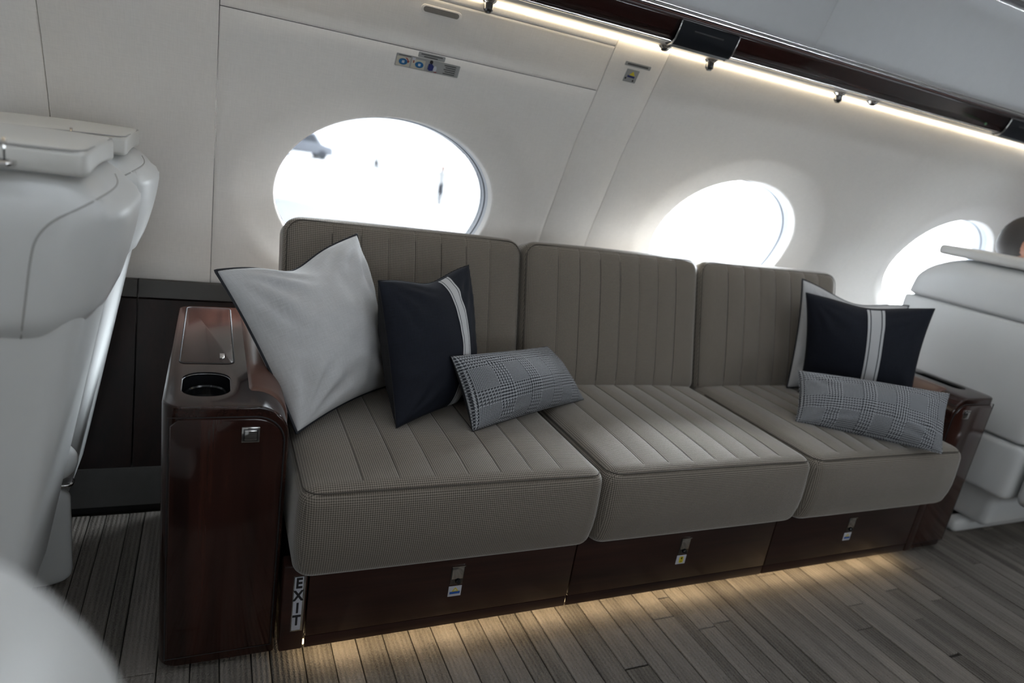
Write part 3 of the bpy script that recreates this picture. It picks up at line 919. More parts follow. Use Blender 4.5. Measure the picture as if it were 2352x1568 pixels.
    for t in range(0, 4): prof.append((0.136 + t * 0.0015, zt + 0.0015 * t))
    for a in range(90, -1, -9): prof.append((Wd - rt + (rt + 0.005) * math.cos(math.radians(a)), zt - rt + (rt + 0.005) * math.sin(math.radians(a))))
    prof += [(Wd + 0.005, 0.43), (Wd + 0.002, 0.424)]
    prof += [(Wd - 0.01, 0.424), (Wd - 0.02, zt - 0.04), (0.136, zt - 0.02)]
    ys = [0.158, 0.160, 0.165, 0.172, 0.3, 0.5, 0.69, 0.7]
    sc = [0.0, 0.45, 0.8, 1.0, 1.0, 1.0, 1.0, 0.3]
    vs, fs = [], []
    base_ = []
    for a in range(len(prof)): base_.append(prof[a])
    cxm, czm = Wd - rt, zt - rt
    for y, k in zip(ys, sc):
        for (px, pz) in prof:
            dx, dz = px - cxm, pz - czm; ln = math.hypot(dx, dz) or 1
            q = 0.006 * (1 - k)
            vs.append((X(px - dx / ln * q), y, pz - dz / ln * q))
    n = len(prof)
    for j in range(len(ys) - 1):
        for i in range(n):
            i2 = (i + 1) % n; fs.append((j*n+i, j*n+i2, (j+1)*n+i2, (j+1)*n+i))
    fs.append(tuple(reversed(range(n)))); fs.append(tuple((len(ys)-1)*n + i for i in range(n)))
    if not flip: fs = [tuple(reversed(f)) for f in fs]
    pad = mesh('arm_pad', vs, fs, M['armpad'], root, angle=45)
    reparent(root)
    return root
console('left mahogany armrest console with cup well and table lid, beside the white piped pillow', -0.222, False)
console('right mahogany armrest console beyond the navy pillow, in front of the far seat', 2.052, True)

# ------------------------------------------------------------------ pillows
def pillow(label, TL, TR, BR, BL, T, Tb, mats, pinch=0.07, piping=None, ribbon=None, fn=None, seed=0, wr=1.0, N=44, ribmat=None, pw=0.5):
    TL, TR, BR, BL = map(Vector, (TL, TR, BR, BL))
    c = (TL + TR + BR + BL) / 4
    low = min(TL.z, TR.z, BR.z, BL.z)
    root = thing('throw_pillow', label, 'pillow', (c.x, c.y, low))
    ex = ((TR - TL) + (BR - BL)).normalized(); ey = ((TL - BL) + (TR - BR)); ey = (ey - ex * ey.dot(ex)).normalized()
    nrm = ex.cross(ey)                                   # towards the viewer side
    w = ((TR - TL).length + (BR - BL).length) / 2; h = ((TL - BL).length + (TR - BR).length) / 2
    def flat(u, v):
        u2 = u * (1 - pinch * (1 - v * v) ** 1.0); v2 = v * (1 - pinch * (1 - u * u) ** 1.0)
        a, b = (u2 + 1) / 2, (v2 + 1) / 2
        p = BL * (1 - a) * (1 - b) + BR * a * (1 - b) + TR * a * b + TL * (1 - a) * b
        if fn: p = fn(u, v, p, ex, ey, nrm)
        return p
    def surf(u, v, sg):
        p = flat(u, v)
        e = max(0.0, (1 - u * u) * (1 - v * v))
        t = (T if sg > 0 else Tb) * e ** pw * (1.0 + 0.12 * (1 - u*u) * (1 - v*v))
        # folds fanning from the corners and edges
        d = 0.0
        for (cu, cv) in ((-1, -1), (1, -1), (1, 1), (-1, 1)):
            du, dv = u - cu, v - cv; r = math.hypot(du, dv)
            ang = math.atan2(dv * cv, du * cu)
            d += 0.0045 * wr * math.exp(-((r - 0.5) / 0.32) ** 2) * math.cos(15 * ang + seed * 1.7 + cu + 2.5 * noise.noise(Vector((u * 2, v * 2, seed))))
        q = Vector((u * 1.6 + seed * 3.1, v * 1.6, sg * 2 + seed))
        d += wr * 0.006 * noise.noise(q) + wr * 0.0022 * noise.noise(q * 3.3)
        return p + nrm * sg * (t + d * min(1, 3 * e))
    vs, fs, uvs, mi = [], [], [], []
    g = [math.sin((i / N - 0.5) * math.pi) * 0.55 + (2 * i / N - 1) * 0.45 for i in range(N + 1)]
    idx = {}
    for sg in (1, -1):
        for j, v in enumerate(g):
            for i, u in enumerate(g):
                if sg < 0 and (i in (0, N) or j in (0, N)): idx[(sg, i, j)] = idx[(1, i, j)]; continue
                idx[(sg, i, j)] = len(vs); vs.append(surf(u, v, sg)); uvs.append((u * w / 2, v * h / 2))
        for j in range(N):
            for i in range(N):
                f = (idx[(sg, i, j)], idx[(sg, i+1, j)], idx[(sg, i+1, j+1)], idx[(sg, i, j+1)])
                fs.append(f if sg > 0 else tuple(reversed(f))); mi.append(0 if sg > 0 else 1)
    mesh('cover', vs, fs, mats, root, uvs=uvs, mi=mi)
    rim = [flat(u, -1) for u in g] + [flat(1, v) for v in g[1:]] + [flat(u, 1) for u in reversed(g[:-1])] + [flat(-1, v) for v in reversed(g[1:-1])]
    if piping: tube('piping', rim, piping, M['piping'], root, closed=True)
    else: tube('edge_seam', rim, 0.0012, mats[1], root, closed=True, sides=5)
    if ribbon:
        u0, u1 = ribbon; rv, rf, ru = [], [], []
        nu = 6
        vv = [max(-0.985, min(0.985, q)) for q in g]
        for j, v in enumerate(vv):
            for i in range(nu + 1):
                u = u0 + (u1 - u0) * i / nu
                rv.append(surf(u, v, 1) + nrm * 0.0014); ru.append((i / nu, v * 0.3))
        for j in range(N):
            for i in range(nu):
                a = j * (nu + 1) + i; rf.append((a, a + 1, a + nu + 2, a + nu + 1))
        mesh('ribbon', rv, rf, M['ribbon'], root, uvs=ru)
    reparent(root)
    return root

def chop(depth, width=0.5):
    def f(u, v, p, ex, ey, n):
        k = max(0, (v + 0.2) / 1.2) ** 2 * math.exp(-(u / width) ** 2)
        return p - ey * depth * k
    return f
def chop2(u, v, p, ex, ey, n):
    k = max(0, (v + 0.1) / 1.1) ** 2
    return p - ey * 0.030 * k * math.exp(-((u + 0.15) / 0.45) ** 2) + n * 0.018 * k * math.exp(-((u + 0.55) / 0.4) ** 2)

pillow('large white linen pillow with navy piping leaning on the left armrest console',
       (-0.150, 0.380, 0.694), (0.150, 0.525, 0.772), (0.262, 0.460, 0.425), (0.006, 0.203, 0.423), 0.092, 0.06,
       [M['white_linen'], M['white_linen']], 0.07, 0.0030, None, chop2, 1, 1.7)
pillow('navy pillow with a white striped ribbon between the white piped pillow and the plaid pillow',
       (0.165, 0.335, 0.708), (0.415, 0.470, 0.733), (0.440, 0.372, 0.425), (0.206, 0.212, 0.424), 0.066, 0.085,
       [M['navy'], M['charcoal']], 0.035, None, (0.12, 0.36), chop(0.02, 0.5), 2, 0.7)
pillow('small grey plaid lumbar pillow with a dark side, lying across the left and middle seats',
       (0.322, 0.262, 0.568), (0.655, 0.440, 0.540), (0.750, 0.365, 0.420), (0.368, 0.188, 0.423), 0.066, 0.05,
       [M['plaid'], M['charcoal']], 0.045, None, None, None, 3, 0.5)
pillow('white linen pillow mostly hidden behind the navy pillow at the right end',
       (1.550, 0.487, 0.778), (1.985, 0.410, 0.735), (1.835, 0.370, 0.425), (1.570, 0.445, 0.423), 0.05, 0.035,
       [M['white_linen'], M['white_linen']], 0.06, 0.0026, None, chop(0.03, 0.6), 4, 1.0)
pillow('navy pillow with a centred white ribbon leaning on the right armrest console',
       (1.510, 0.425, 0.745), (1.795, 0.205, 0.770), (1.800, 0.175, 0.425), (1.575, 0.400, 0.424), 0.072, 0.055,
       [M['navy'], M['charcoal']], 0.075, None, (-0.02, 0.25), chop(0.012, 0.45), 5, 0.7)
pillow('long grey plaid lumbar pillow in front of the navy pillow at the right end',
       (1.405, 0.285, 0.540), (1.735, 0.050, 0.562), (1.655, -0.030, 0.420), (1.345, 0.195, 0.422), 0.066, 0.05,
       [M['plaid'], M['plaid']], 0.035, None, None, None, 6, 0.8)

# ------------------------------------------------------------------ club seats
def smooth_poly(pts, it=2):
    for _ in range(it):
        out = []
        for i in range(len(pts)):
            a, b = Vector(pts[i]), Vector(pts[(i + 1) % len(pts)])
            out.append(tuple(a * 0.75 + b * 0.25)); out.append(tuple(a * 0.25 + b * 0.75))
        pts = out
    return pts

def club_seat(label, y0, y1, hl=0.0):
    """club seat that faces left (towards -x); we look at its back and aisle side"""
    root = thing('club_seat', label, 'seat', (-0.62, (y0 + y1) / 2, 0.0), None)
    ym = (y0 + y1) / 2
    def fh(p):
        q = p.copy(); k = max(0.0, min(1.0, (p.x + 0.52) / 0.22)); t = (0.865 - p.z) / 0.225
        q.x -= 0.058 * max(0, t) ** 1.7 * k
        if t < 0: q.x -= 0.006 * k
        if p.z > 0.85: q.z -= 0.010 * max(0, (p.x + 0.36) / 0.10) ** 2
        if p.z < 0.70: q.z += 0.035 * max(0, (p.y - y0) / (y1 - y0)) * k
        return q
    def fb2(p):
        q = p.copy(); q.x += (p.z - 0.70) * 0.20; q.y = min(q.y, 0.645 + 0.29 * p.z); return q
    rbox('backrest_shell', (-0.60, y0 + 0.016, 0.12), (-0.312, y1 - 0.016, 0.76), (0.03, 0.04, 0.03), M['leather'], root, (3, 4, 8), 5, fn=fb2)
    hd = rbox('head_wrap', (-0.60, y0, 0.640), (-0.262, y1, 0.897), (0.07, 0.10, 0.065), M['leather'], root, (6, 6, 8), 8, fn=fh)
    from mathutils.bvhtree import BVHTree
    bv = BVHTree.FromPolygons([v.co for v in hd.data.vertices], [tuple(p.vertices) for p in hd.data.polygons])
    pts = [(-0.270, 0.900), (-0.2675, 0.889), (-0.276, 0.877), (-0.303, 0.856), (-0.336, 0.834), (-0.354, 0.812), (-0.362, 0.785), (-0.371, 0.72), (-0.379, 0.655)]
    fine = []
    org = Vector((-0.157, y0 - 0.98, 1.002))
    for i in range(len(pts) - 1):
        for k in range(5):
            t = k / 5; P = [Vector(pts[max(i-1, 0)]), Vector(pts[i]), Vector(pts[i+1]), Vector(pts[min(i+2, len(pts)-1)])]
            c2 = 0.5 * ((2*P[1]) + (-P[0]+P[2])*t + (2*P[0]-5*P[1]+4*P[2]-P[3])*t*t + (-P[0]+3*P[1]-3*P[2]+P[3])*t**3)
            h = bv.ray_cast(org, (Vector((c2.x, y0, c2.y)) - org).normalized())
            if h[0] is not None: fine.append(h[0])
    tube('seam', fine, 0.0014, M['lseam'], hd)
    # headrest pillow lying over the top
    def ff(p):
        q = p.copy(); t = (p.x + 0.30) / 0.24
        q.z += -0.020 * t * t * 0.5 + 0.012 * (-t if t < 0 else 0) * 0.4
        q.z += 0.006 * (1 - ((p.y - ym) / 0.12) ** 2) 
        return q
    hp = rbox('headrest_pillow', (-0.60, y0 + 0.024, 0.888), (-0.303, y1 - 0.075, 0.926), (0.011, 0.024, 0.0095), M['leather2'], root, (8, 6, 2), 5, fn=ff)
    e = []
    for px, py in rrect(0.292, (y1 - y0) - 0.104, 0.022): e.append(ff(Vector((-0.4515 + px, (y0 + 0.024 + y1 - 0.075) / 2 + py, 0.9240))))
    tube('pillow_seam', e, 0.0013, M['lseam'], hp, closed=True)
    # buckle plate and strap tab
    bp = slab('strap_buckle', [(-0.405 + px, y0 + 0.022 + py, 0.893) for px, py in rrect(0.055, 0.036, 0.008)], (0, 0, 1), 0.007, M['chrome'], root, bev=0.001)
    slab('buckle_slot', [(-0.405 + px, y0 + 0.022 + py, 0.8995) for px, py in rrect(0.040, 0.020, 0.005)], (0, 0, 1), 0.0008, M['dchrome'], bp)
    box('strap_tab', (-0.392, y0 + 0.024, 0.899), (-0.388, y0 + 0.030, 0.926), M['chrome'], bp, 0.001)
    # seat, arm and base (towards the left, largely out of frame)
    rbox('seat_cushion', (-1.05, y0 + 0.02, 0.26), (-0.55, y1 - 0.05, 0.40), 0.04, M['leather'], root, (4, 4, 3), 4)
    rbox('seat_base', (-0.98, y0 + 0.06, 0.02), (-0.50, y1 - 0.13, 0.27), 0.03, M['leather'], root, (3, 3, 3), 4)
    return root
club_seat('nearer pale leather club seat at the left edge, headrest pillow and buckle on top', -0.02, 0.345)
far = club_seat('pale leather club seat next to the window wall, partly hidden by the nearer seat', 0.410, 0.760)
# pedestal arm between the far seat and the sofa console
arm = rbox('arm_shroud', (-0.62, 0.372, 0.006), (-0.398, 0.405, 0.235), (0.05, 0.012, 0.03), M['leather'], far, (4, 3, 4), 5)
arm2 = rbox('arm_cap', (-0.62, 0.366, 0.243), (-0.383, 0.409, 0.335), (0.06, 0.016, 0.05), M['leather'], far, (4, 3, 4), 6)
rbox('chrome_band', (-0.62, 0.370, 0.234), (-0.391, 0.407, 0.244), (0.03, 0.01, 0.003), M['chrome'], far, (4, 3, 2), 4)
for r_ in [q for q in COL.objects if q.name.startswith('club_seat')]: reparent(r_)

# foreground seat, very close and out of focus
fg = thing('club_seat', 'blurred pale seat back in the bottom left corner, close to the viewer', 'seat', (-0.5, -0.85, 0.0))
rbox('backrest', (-0.64, -0.985, 0.15), (-0.178, -0.70, 0.869), (0.14, 0.06, 0.14), M['leather'], fg, (5, 5, 8), 8)
rbox('seat_cushion', (-0.98, -0.95, 0.26), (-0.605, -0.70, 0.40), 0.04, M['leather'], fg, (4, 4, 3), 4)
rbox('seat_base', (-0.9, -0.92, 0.0), (-0.42, -0.72, 0.155), 0.03, M['leather'], fg, (3, 3, 3), 4)
reparent(fg)

# right hand seat seen from behind
rs = thing('club_seat', 'pale leather seat seen from behind at the right edge, beyond the right console', 'seat', (2.45, 0.29, 0.0))
ya, yb = 0.022, 0.548
def fr(p):
    q = p.copy(); q.x += (p.z - 0.5) * 0.02; return q
def ftop(p):
    q = p.copy(); v = (p.y - ya) / (yb - ya); k = (p.z - 0.757) / 0.155
    if v > 0.72: q.z -= 0.062 * ((v - 0.72) / 0.28) ** 2 * k; q.y -= 0.016 * k * k
    if p.z > 0.85 and p.x < 2.22: q.x += 0.030 * ((p.z - 0.85) / 0.062) ** 2
    q.x += (p.z - 0.5) * 0.02
    return q
rbox('back_upper', (2.146, ya - 0.02, 0.757), (2.32, yb, 0.912), (0.022, 0.04, 0.014), M['leather'], rs, (4, 12, 8), 5, fn=ftop)
rbox('back_middle', (2.15, ya, 0.392), (2.30, yb + 0.012, 0.757), (0.02, 0.03, 0.012), M['leather'], rs, (3, 6, 4), 5, fn=fr)
rbox('back_lower', (2.15, ya - 0.01, 0.205), (2.30, yb, 0.388), (0.02, 0.03, 0.02), M['leather'], rs, (3, 6, 4), 5, fn=fr)
rbox('headrest_pillow', (2.158, ya - 0.02, 0.914), (2.33, 0.489, 0.948), (0.012, 0.012, 0.012), M['leather2'], rs, (3, 6, 2), 5)
rbox('arm_shroud', (2.165, ya - 0.085, 0.20), (2.80, ya - 0.016, 0.50), (0.05, 0.025, 0.04), M['leather'], rs, (4, 3, 4), 5)
rbox('seat_cushion', (2.302, ya + 0.01, 0.27), (2.80, yb - 0.01, 0.40), 0.04, M['leather'], rs, (4, 4, 3), 4)
rbox('seat_base', (2.25, ya + 0.06, 0.052), (2.76, yb - 0.06, 0.268), 0.03, M['leather'], rs, (3, 3, 3), 4)
rbox('foot_plate', (2.20, 0.14, 0.001), (2.80, 0.19, 0.052), (0.03, 0.015, 0.02), M['leather'], rs, (3, 3, 2), 4)
rbox('foot_plate', (2.24, 0.31, 0.001), (2.80, 0.42, 0.050), (0.03, 0.02, 0.02), M['leather'], rs, (3, 3, 2), 4)
reparent(rs)

# ------------------------------------------------------------------ people
def skin_body(name, joints, bones, mat, parent, sub=2):
    me = bpy.data.meshes.new(name); me.from_pydata([j[0] for j in joints], bones, [])
    o = bpy.data.objects.new(name, me); COL.objects.link(o)
    md = o.modifiers.new('skin', 'SKIN'); md.use_smooth_shade = True
    for i, j in enumerate(joints):
        r = j[1] if isinstance(j[1], tuple) else (j[1], j[1])
        me.skin_vertices[0].data[i].radius = r
    me.skin_vertices[0].data[0].use_root = True
    s2 = o.modifiers.new('sub', 'SUBSURF'); s2.levels = sub; s2.render_levels = sub
    dg = bpy.context.evaluated_depsgraph_get(); dg.update()
    m2 = bpy.data.meshes.new_from_object(o.evaluated_get(dg)); bpy.data.objects.remove(o)
    m2.name = name
    for p in m2.polygons: p.use_smooth = True
    q = bpy.data.objects.new(name, m2); m2.materials.clear(); m2.materials.append(mat); COL.objects.link(q)
    if parent: q.parent = parent
    return q

def head_mesh(name, c, sc, yaw, mat, parent):
    """egg shaped head with brow, nose, chin and ears; local +x is the face"""
    vs, fs = [], []; nu, nv = 32, 24
    for j in range(nv + 1):
        th = math.pi * j / nv
        for i in range(nu):
            ph = 2 * math.pi * i / nu
            x, y, z = math.sin(th) * math.cos(ph), math.sin(th) * math.sin(ph), math.cos(th)
            px, py, pz = x * 0.097, y * 0.076, z * 0.118
            if z < 0: py *= 1 - 0.32 * z * z; px *= 1 - 0.18 * z * z if x > 0 else 1 - 0.35 * z * z
            if x > 0.5:
                px += 0.026 * math.exp(-(y / 0.17) ** 2) * math.exp(-((z + 0.18) / 0.16) ** 2)      # nose
                px += 0.006 * math.exp(-((z - 0.18) / 0.10) ** 2)                                      # brow
                for sy in (-0.36, 0.36): px -= 0.010 * math.exp(-((y - sy) / 0.16) ** 2 - ((z - 0.02) / 0.10) ** 2)
                px += 0.006 * math.exp(-(y / 0.3) ** 2) * math.exp(-((z + 0.5) / 0.10) ** 2)          # lips
                px += 0.010 * math.exp(-(y / 0.35) ** 2) * math.exp(-((z + 0.85) / 0.16) ** 2)        # chin
            for sy in (-1, 1):                                                                            # ears
                if y * sy > 0.8: py += sy * 0.020 * math.exp(-((x + 0.10) / 0.16) ** 2 - ((z + 0.08) / 0.24) ** 2)
            vs.append(Vector((px, py, pz)) * sc)
    R = Matrix.Rotation(yaw, 3, 'Z')
    vs = [R @ v + Vector(c) for v in vs]
    for j in range(nv):
        for i in range(nu):
            i2 = (i + 1) % nu; fs.append((j*nu+i, (j+1)*nu+i, (j+1)*nu+i2, j*nu+i2))
    return mesh(name, vs, fs, mat, parent)

def hair_cap(name, c, sc, yaw, parent):
    vs, fs = [], []; nu, nv = 32, 14
    for j in range(nv + 1):
        for i in range(nu):
            ph = 2 * math.pi * i / nu; front = math.cos(ph)
            lim = math.radians(118 if front < -0.1 else 118 - 66 * ((front + 0.1) / 1.1) ** 0.55)
            th = lim * j / nv
            x, y, z = math.sin(th) * math.cos(ph), math.sin(th) * math.sin(ph), math.cos(th)
            t = 1.035 + 0.02 * (z > 0.3)
            if j == nv: t = 0.985
            px, py, pz = x * 0.097 * t, y * 0.076 * t, z * 0.118 * t
            if z < 0: py *= 1 - 0.32 * z * z; px *= 1 - 0.35 * z * z
            vs.append(Vector((px, py, pz)) * sc)
    R = Matrix.Rotation(yaw, 3, 'Z'); vs = [R @ v + Vector(c) for v in vs]
    for j in range(nv):
        for i in range(nu):
            i2 = (i + 1) % nu; fs.append((j*nu+i, (j+1)*nu+i, (j+1)*nu+i2, j*nu+i2))
    return mesh(name, vs, fs, M['hair'], parent)

hc = Vector((2.665, 0.500, 0.986))
pr = thing('person', 'person with short dark hair and glasses seated beyond the right-hand seat', 'person', (2.62, 0.36, 0.40))
yaw = math.radians(-42)
px_, py_ = 2.58, 0.36
body = skin_body('body', [((px_, py_, 0.47), (0.13, 0.10)), ((px_ + 0.01, py_, 0.60), (0.125, 0.095)), ((px_ + 0.03, py_ + 0.03, 0.73), (0.14, 0.10)), ((px_ + 0.05, py_ + 0.08, 0.82), (0.085, 0.07)), ((hc.x - 0.02, hc.y - 0.02, 0.90), (0.048, 0.048)), ((hc.x, hc.y, 0.955), (0.05, 0.05)),
    ((px_ + 0.05, py_ - 0.10, 0.79), (0.05, 0.05)), ((px_ + 0.09, py_ - 0.15, 0.62), (0.042, 0.042)), ((px_ + 0.24, py_ - 0.12, 0.53), (0.033, 0.033)),
    ((px_ + 0.05, py_ + 0.19, 0.79), (0.05, 0.05)), ((px_ + 0.09, py_ + 0.19, 0.62), (0.042, 0.042)), ((px_ + 0.24, py_ + 0.10, 0.53), (0.033, 0.033)),
    ((px_ + 0.16, py_ - 0.09, 0.465), (0.06, 0.06)), ((px_ + 0.36, py_ - 0.09, 0.46), (0.058, 0.058)), ((px_ + 0.38, py_ - 0.09, 0.10), (0.038, 0.038)), ((px_ + 0.47, py_ - 0.09, 0.035), (0.03, 0.03)),
    ((px_ + 0.16, py_ + 0.09, 0.465), (0.06, 0.06)), ((px_ + 0.36, py_ + 0.09, 0.46), (0.058, 0.058)), ((px_ + 0.38, py_ + 0.09, 0.10), (0.038, 0.038)), ((px_ + 0.47, py_ + 0.09, 0.035), (0.03, 0.03))],
    [(0, 1), (1, 2), (2, 3), (3, 4), (4, 5), (2, 6), (6, 7), (7, 8), (2, 9), (9, 10), (10, 11), (0, 12), (12, 13), (13, 14), (14, 15), (0, 16), (16, 17), (17, 18), (18, 19)], M['shirt'], pr)
body.data.materials.append(M['skin']); body.data.materials.append(M['trouser'])
for p in body.data.polygons:
    if p.center.z > 0.865: p.material_index = 1
    elif p.center.z < 0.50: p.material_index = 2
for sy in (-0.12, 0.10):
    h0 = Vector((px_ + 0.25, py_ + sy, 0.53)); J = [(h0, (0.022, 0.014)), (h0 + Vector((0.045, 0, 0)), (0.030, 0.012))]; B = [(0, 1)]
    for k in range(4):
        y = (k - 1.5) * 0.014; L_ = (0.045, 0.055, 0.050, 0.038)[k]; n0 = len(J)
        J += [(h0 + Vector((0.055, y, 0)), (0.007, 0.007)), (h0 + Vector((0.055 + L_ * 0.6, y * 1.1, -0.002)), (0.006, 0.006)), (h0 + Vector((0.055 + L_, y * 1.1, -0.012)), (0.005, 0.005))]
        B += [(1, n0), (n0, n0 + 1), (n0 + 1, n0 + 2)]
    n0 = len(J); sg = -1 if sy > 0 else 1
    J += [(h0 + Vector((0.02, sg * 0.026, 0)), (0.008, 0.008)), (h0 + Vector((0.048, sg * 0.040, -0.004)), (0.006, 0.006))]; B += [(0, n0), (n0, n0 + 1)]
    skin_body('hand', J, B, M['skin'], pr, 1)
hd = head_mesh('head', hc, 0.90, yaw, M['skin'], pr)
hair_cap('hair', hc, 0.90, yaw, hd)
R3 = Matrix.Rotation(yaw, 3, 'Z')
for sy in (-1, 1): tube('glasses', [R3 @ Vector((-0.012, sy * 0.073, 0.012)) + hc, R3 @ Vector((0.03, sy * 0.072, 0.016)) + hc, R3 @ Vector((0.088, sy * 0.064, 0.016)) + hc], 0.0024, M['ink'], hd)
for sy in (-1, 1): tube('glasses', [R3 @ Vector((0.094, sy * 0.032 + 0.024 * math.cos(t * math.pi / 6), 0.004 + 0.018 * math.sin(t * math.pi / 6))) + hc for t in range(12)], 0.0018, M['ink'], hd, closed=True)
for sy in (-1, 1):
    ey = lathe('eye', [(0.002, -0.009), (0.008, -0.005), (0.010, 0), (0.008, 0.005), (0.002, 0.009)], M['pale'], hd, R3 @ Vector((0.074, sy * 0.028, 0.004)) + hc, (0, 0, 1), 12)
reparent(pr)

def walker(label, loc, facing, shirt):
    r = thing('person', label, 'person', loc)
    x, y, z = loc; c, s_ = math.cos(facing), math.sin(facing)
    def W(a, b, h): return (x + a * c - b * s_, y + a * s_ + b * c, z + h)
    bd = skin_body('body', [(W(0, 0, 0.95), (0.15, 0.11)), (W(0, 0, 1.2), (0.15, 0.11)), (W(0, 0, 1.42), (0.17, 0.10)), (W(0, 0, 1.54), (0.06, 0.06)), (W(0.02, 0, 1.66), (0.095, 0.085)), (W(0.02, 0, 1.75), (0.06, 0.06)),
        (W(0.0, 0.2, 1.40), 0.055), (W(-0.06, 0.25, 1.12), 0.045), (W(0.06, 0.24, 0.86), 0.035), (W(0, -0.2, 1.40), 0.055), (W(0.06, -0.25, 1.12), 0.045), (W(0.2, -0.24, 0.9), 0.035),
        (W(0.12, 0.09, 0.5), 0.06), (W(0.22, 0.09, 0.08), 0.045), (W(0.36, 0.09, 0.04), 0.04), (W(-0.10, -0.09, 0.5), 0.06), (W(-0.25, -0.09, 0.10), 0.045), (W(-0.12, -0.09, 0.04), 0.04)],
        [(0, 1), (1, 2), (2, 3), (3, 4), (4, 5), (2, 6), (6, 7), (7, 8), (2, 9), (9, 10), (10, 11), (0, 12), (12, 13), (13, 14), (0, 15), (15, 16), (16, 17)], M['trouser'], r, 1)
    bd.data.materials.append(shirt); bd.data.materials.append(M['skin'])
    for p in bd.data.polygons:
        h = p.center.z - z
        if h > 1.52: p.material_index = 2
        elif h > 0.98: p.material_index = 1
    reparent(r); return r

# ------------------------------------------------------------------ valance fittings
def nozzle(label, x, y, tall, r=0.0115):
    z = 1.3365
    o = thing('air_nozzle', label, 'nozzle', (x, y, z))
    lathe('collar', [(r * 1.55, 0.0), (r * 1.6, -0.003), (r * 1.25, -0.007), (r, -0.009)], M['chrome'], o, (0, 0, 0), (0, 0, 1), 24)
    if tall:
        lathe('barrel', [(r * 0.9, -0.006), (r * 0.98, -0.010), (r, -0.022), (r * 0.8, -0.026)], M['dchrome'], o, (0, 0, 0), (0, 0, 1), 24)
        lathe('tip', [(r * 0.6, -0.025), (r * 0.62, -0.029), (r * 0.4, -0.030)], M['blackg'], o, (0, 0, 0), (0, 0, 1), 20)
    else:
        lathe('lens', [(r * 0.95, -0.006), (r * 0.98, -0.011), (r * 0.6, -0.014)], M['blackg'], o, (0, 0, 0), (0, 0, 1), 24)
    return o
nozzle('chrome air nozzle at the top edge above the wall vent, farthest left on the valance', 0.408, 0.560, True)
nozzle('flat dark spotlight at the left corner of the black overhead panel', 0.893, 0.536, False)
nozzle('chrome air nozzle just below the black overhead panel', 1.057, 0.550, True)
nozzle('chrome air nozzle above the second window, over the light strip', 1.530, 0.525, True)
nozzle('flat dark spotlight to the right of the nozzle above the second window', 1.668, 0.518, False)

def service_panel(label, xc, w):
    o = thing('overhead_service_panel', label, 'panel', (xc, 0.478, 1.338))
    prof = [(0.500, 1.3315), (0.484, 1.334), (0.474, 1.345), (0.466, 1.366), (0.461, 1.386)]
    n = len(prof)
    def sh(name, xa, xb, t, mat, par, k0=0, k1=n):
        vs, fs = [], []; pp = prof[k0:k1]; m = len(pp)
        for i, (y, z) in enumerate(pp):
            f = i / (m - 1); ins = 0.022 * (1 - abs(2 * f - 1) ** 2) * 0 + 0.0
            sk = 0.020 * f
            for x in (xa + sk * 0.2, xb + sk * 0.2):
                vs += [(x, y - t, z - t * 0.5), (x, y + 0.006, z + 0.004)]
        for i in range(m - 1):
            a, b = 4 * i, 4 * (i + 1)
            fs += [(a, a + 2, b + 2, b), (a + 1, b + 1, b + 3, a + 3), (a, b, b + 1, a + 1), (a + 2, a + 3, b + 3, b + 2)]
        fs += [(0, 1, 3, 2), (4*m-4, 4*m-2, 4*m-1, 4*m-3)]
        return mesh(name, vs, fs, mat, par, angle=30)
    fr_ = sh('bezel', -w/2 - 0.004 + xc, w/2 + 0.004 + xc, 0.003, M['dchrome'], o)
    sh('face', -w/2 + xc, w/2 + xc, 0.0055, M['screen'], o)
    tube('chrome_edge', [(xc - w/2 - 0.003 + 0.004 * i / (n-1), y - 0.004, z - 0.002) for i, (y, z) in enumerate(prof)], 0.0022, M['chrome'], o)
    tube('chrome_edge', [(xc + w/2 + 0.003 + 0.004 * i / (n-1), y - 0.004, z - 0.002) for i, (y, z) in enumerate(prof)], 0.0022, M['chrome'], o)
    tube('chrome_edge', [(xc - w/2 + 0.001, 0.457, 1.386), (xc + w/2 + 0.007, 0.457, 1.386)], 0.0018, M['dchrome'], o)
    box('slot', (xc - w * 0.25, 0.4580, 1.3655), (xc + w * 0.27, 0.4625, 1.3690), M['black'], o, 0.0005)
    reparent(o); return o
service_panel('black overhead service panel with a slot on the dark valance above the wall placard', 0.963, 0.180)
service_panel('black overhead panel at the right edge of the valance, partly out of frame', 2.37, 0.22)
g = lathe('indicator_lamp', [(0.004, 0), (0.004, 0.003), (0.002, 0.004)], plain('green_lamp', (0.03, 0.16, 0.05), 0.3, grain=0.05), None, (2.165, 0.478, 1.352), (0, -1, 0), 16)
tag(g, 'small green indicator on the dark valance near the right edge', 'lamp')

# ------------------------------------------------------------------ wall placards
def placard(name, label, cat, xc, zc, w, h, mat, skew=0.0):
    n = wnorm(zc); t = Vector((0, n.z, -n.y)); t = t if t.z > 0 else -t
    c = Vector((xc, wy(zc), zc)) + n * 0.0006
    o = thing(name, label, cat, tuple(c))
    def P(px, py, off): return [c + Vector((a, 0, 0)) + t * b + n * off for a, b in zip(px, py)]
    def add(nm, pts, off, m, th=0.0003, par=o):
        return slab(nm, [c + Vector((a, 0, 0)) + t * b + n * off for a, b in pts], n, th, m, par)
    add('plate', rrect(w, h, 0.002, 3), 0, mat, 0.0006)
    return o, add
def R_(x, y, w, h): return [(x - w/2, y - h/2), (x + w/2, y - h/2), (x + w/2, y + h/2), (x - w/2, y + h/2)]
def E_(x, y, a, b, n=24): return [(x + a * math.cos(2*math.pi*k/n), y + b * math.sin(2*math.pi*k/n)) for k in range(n)]
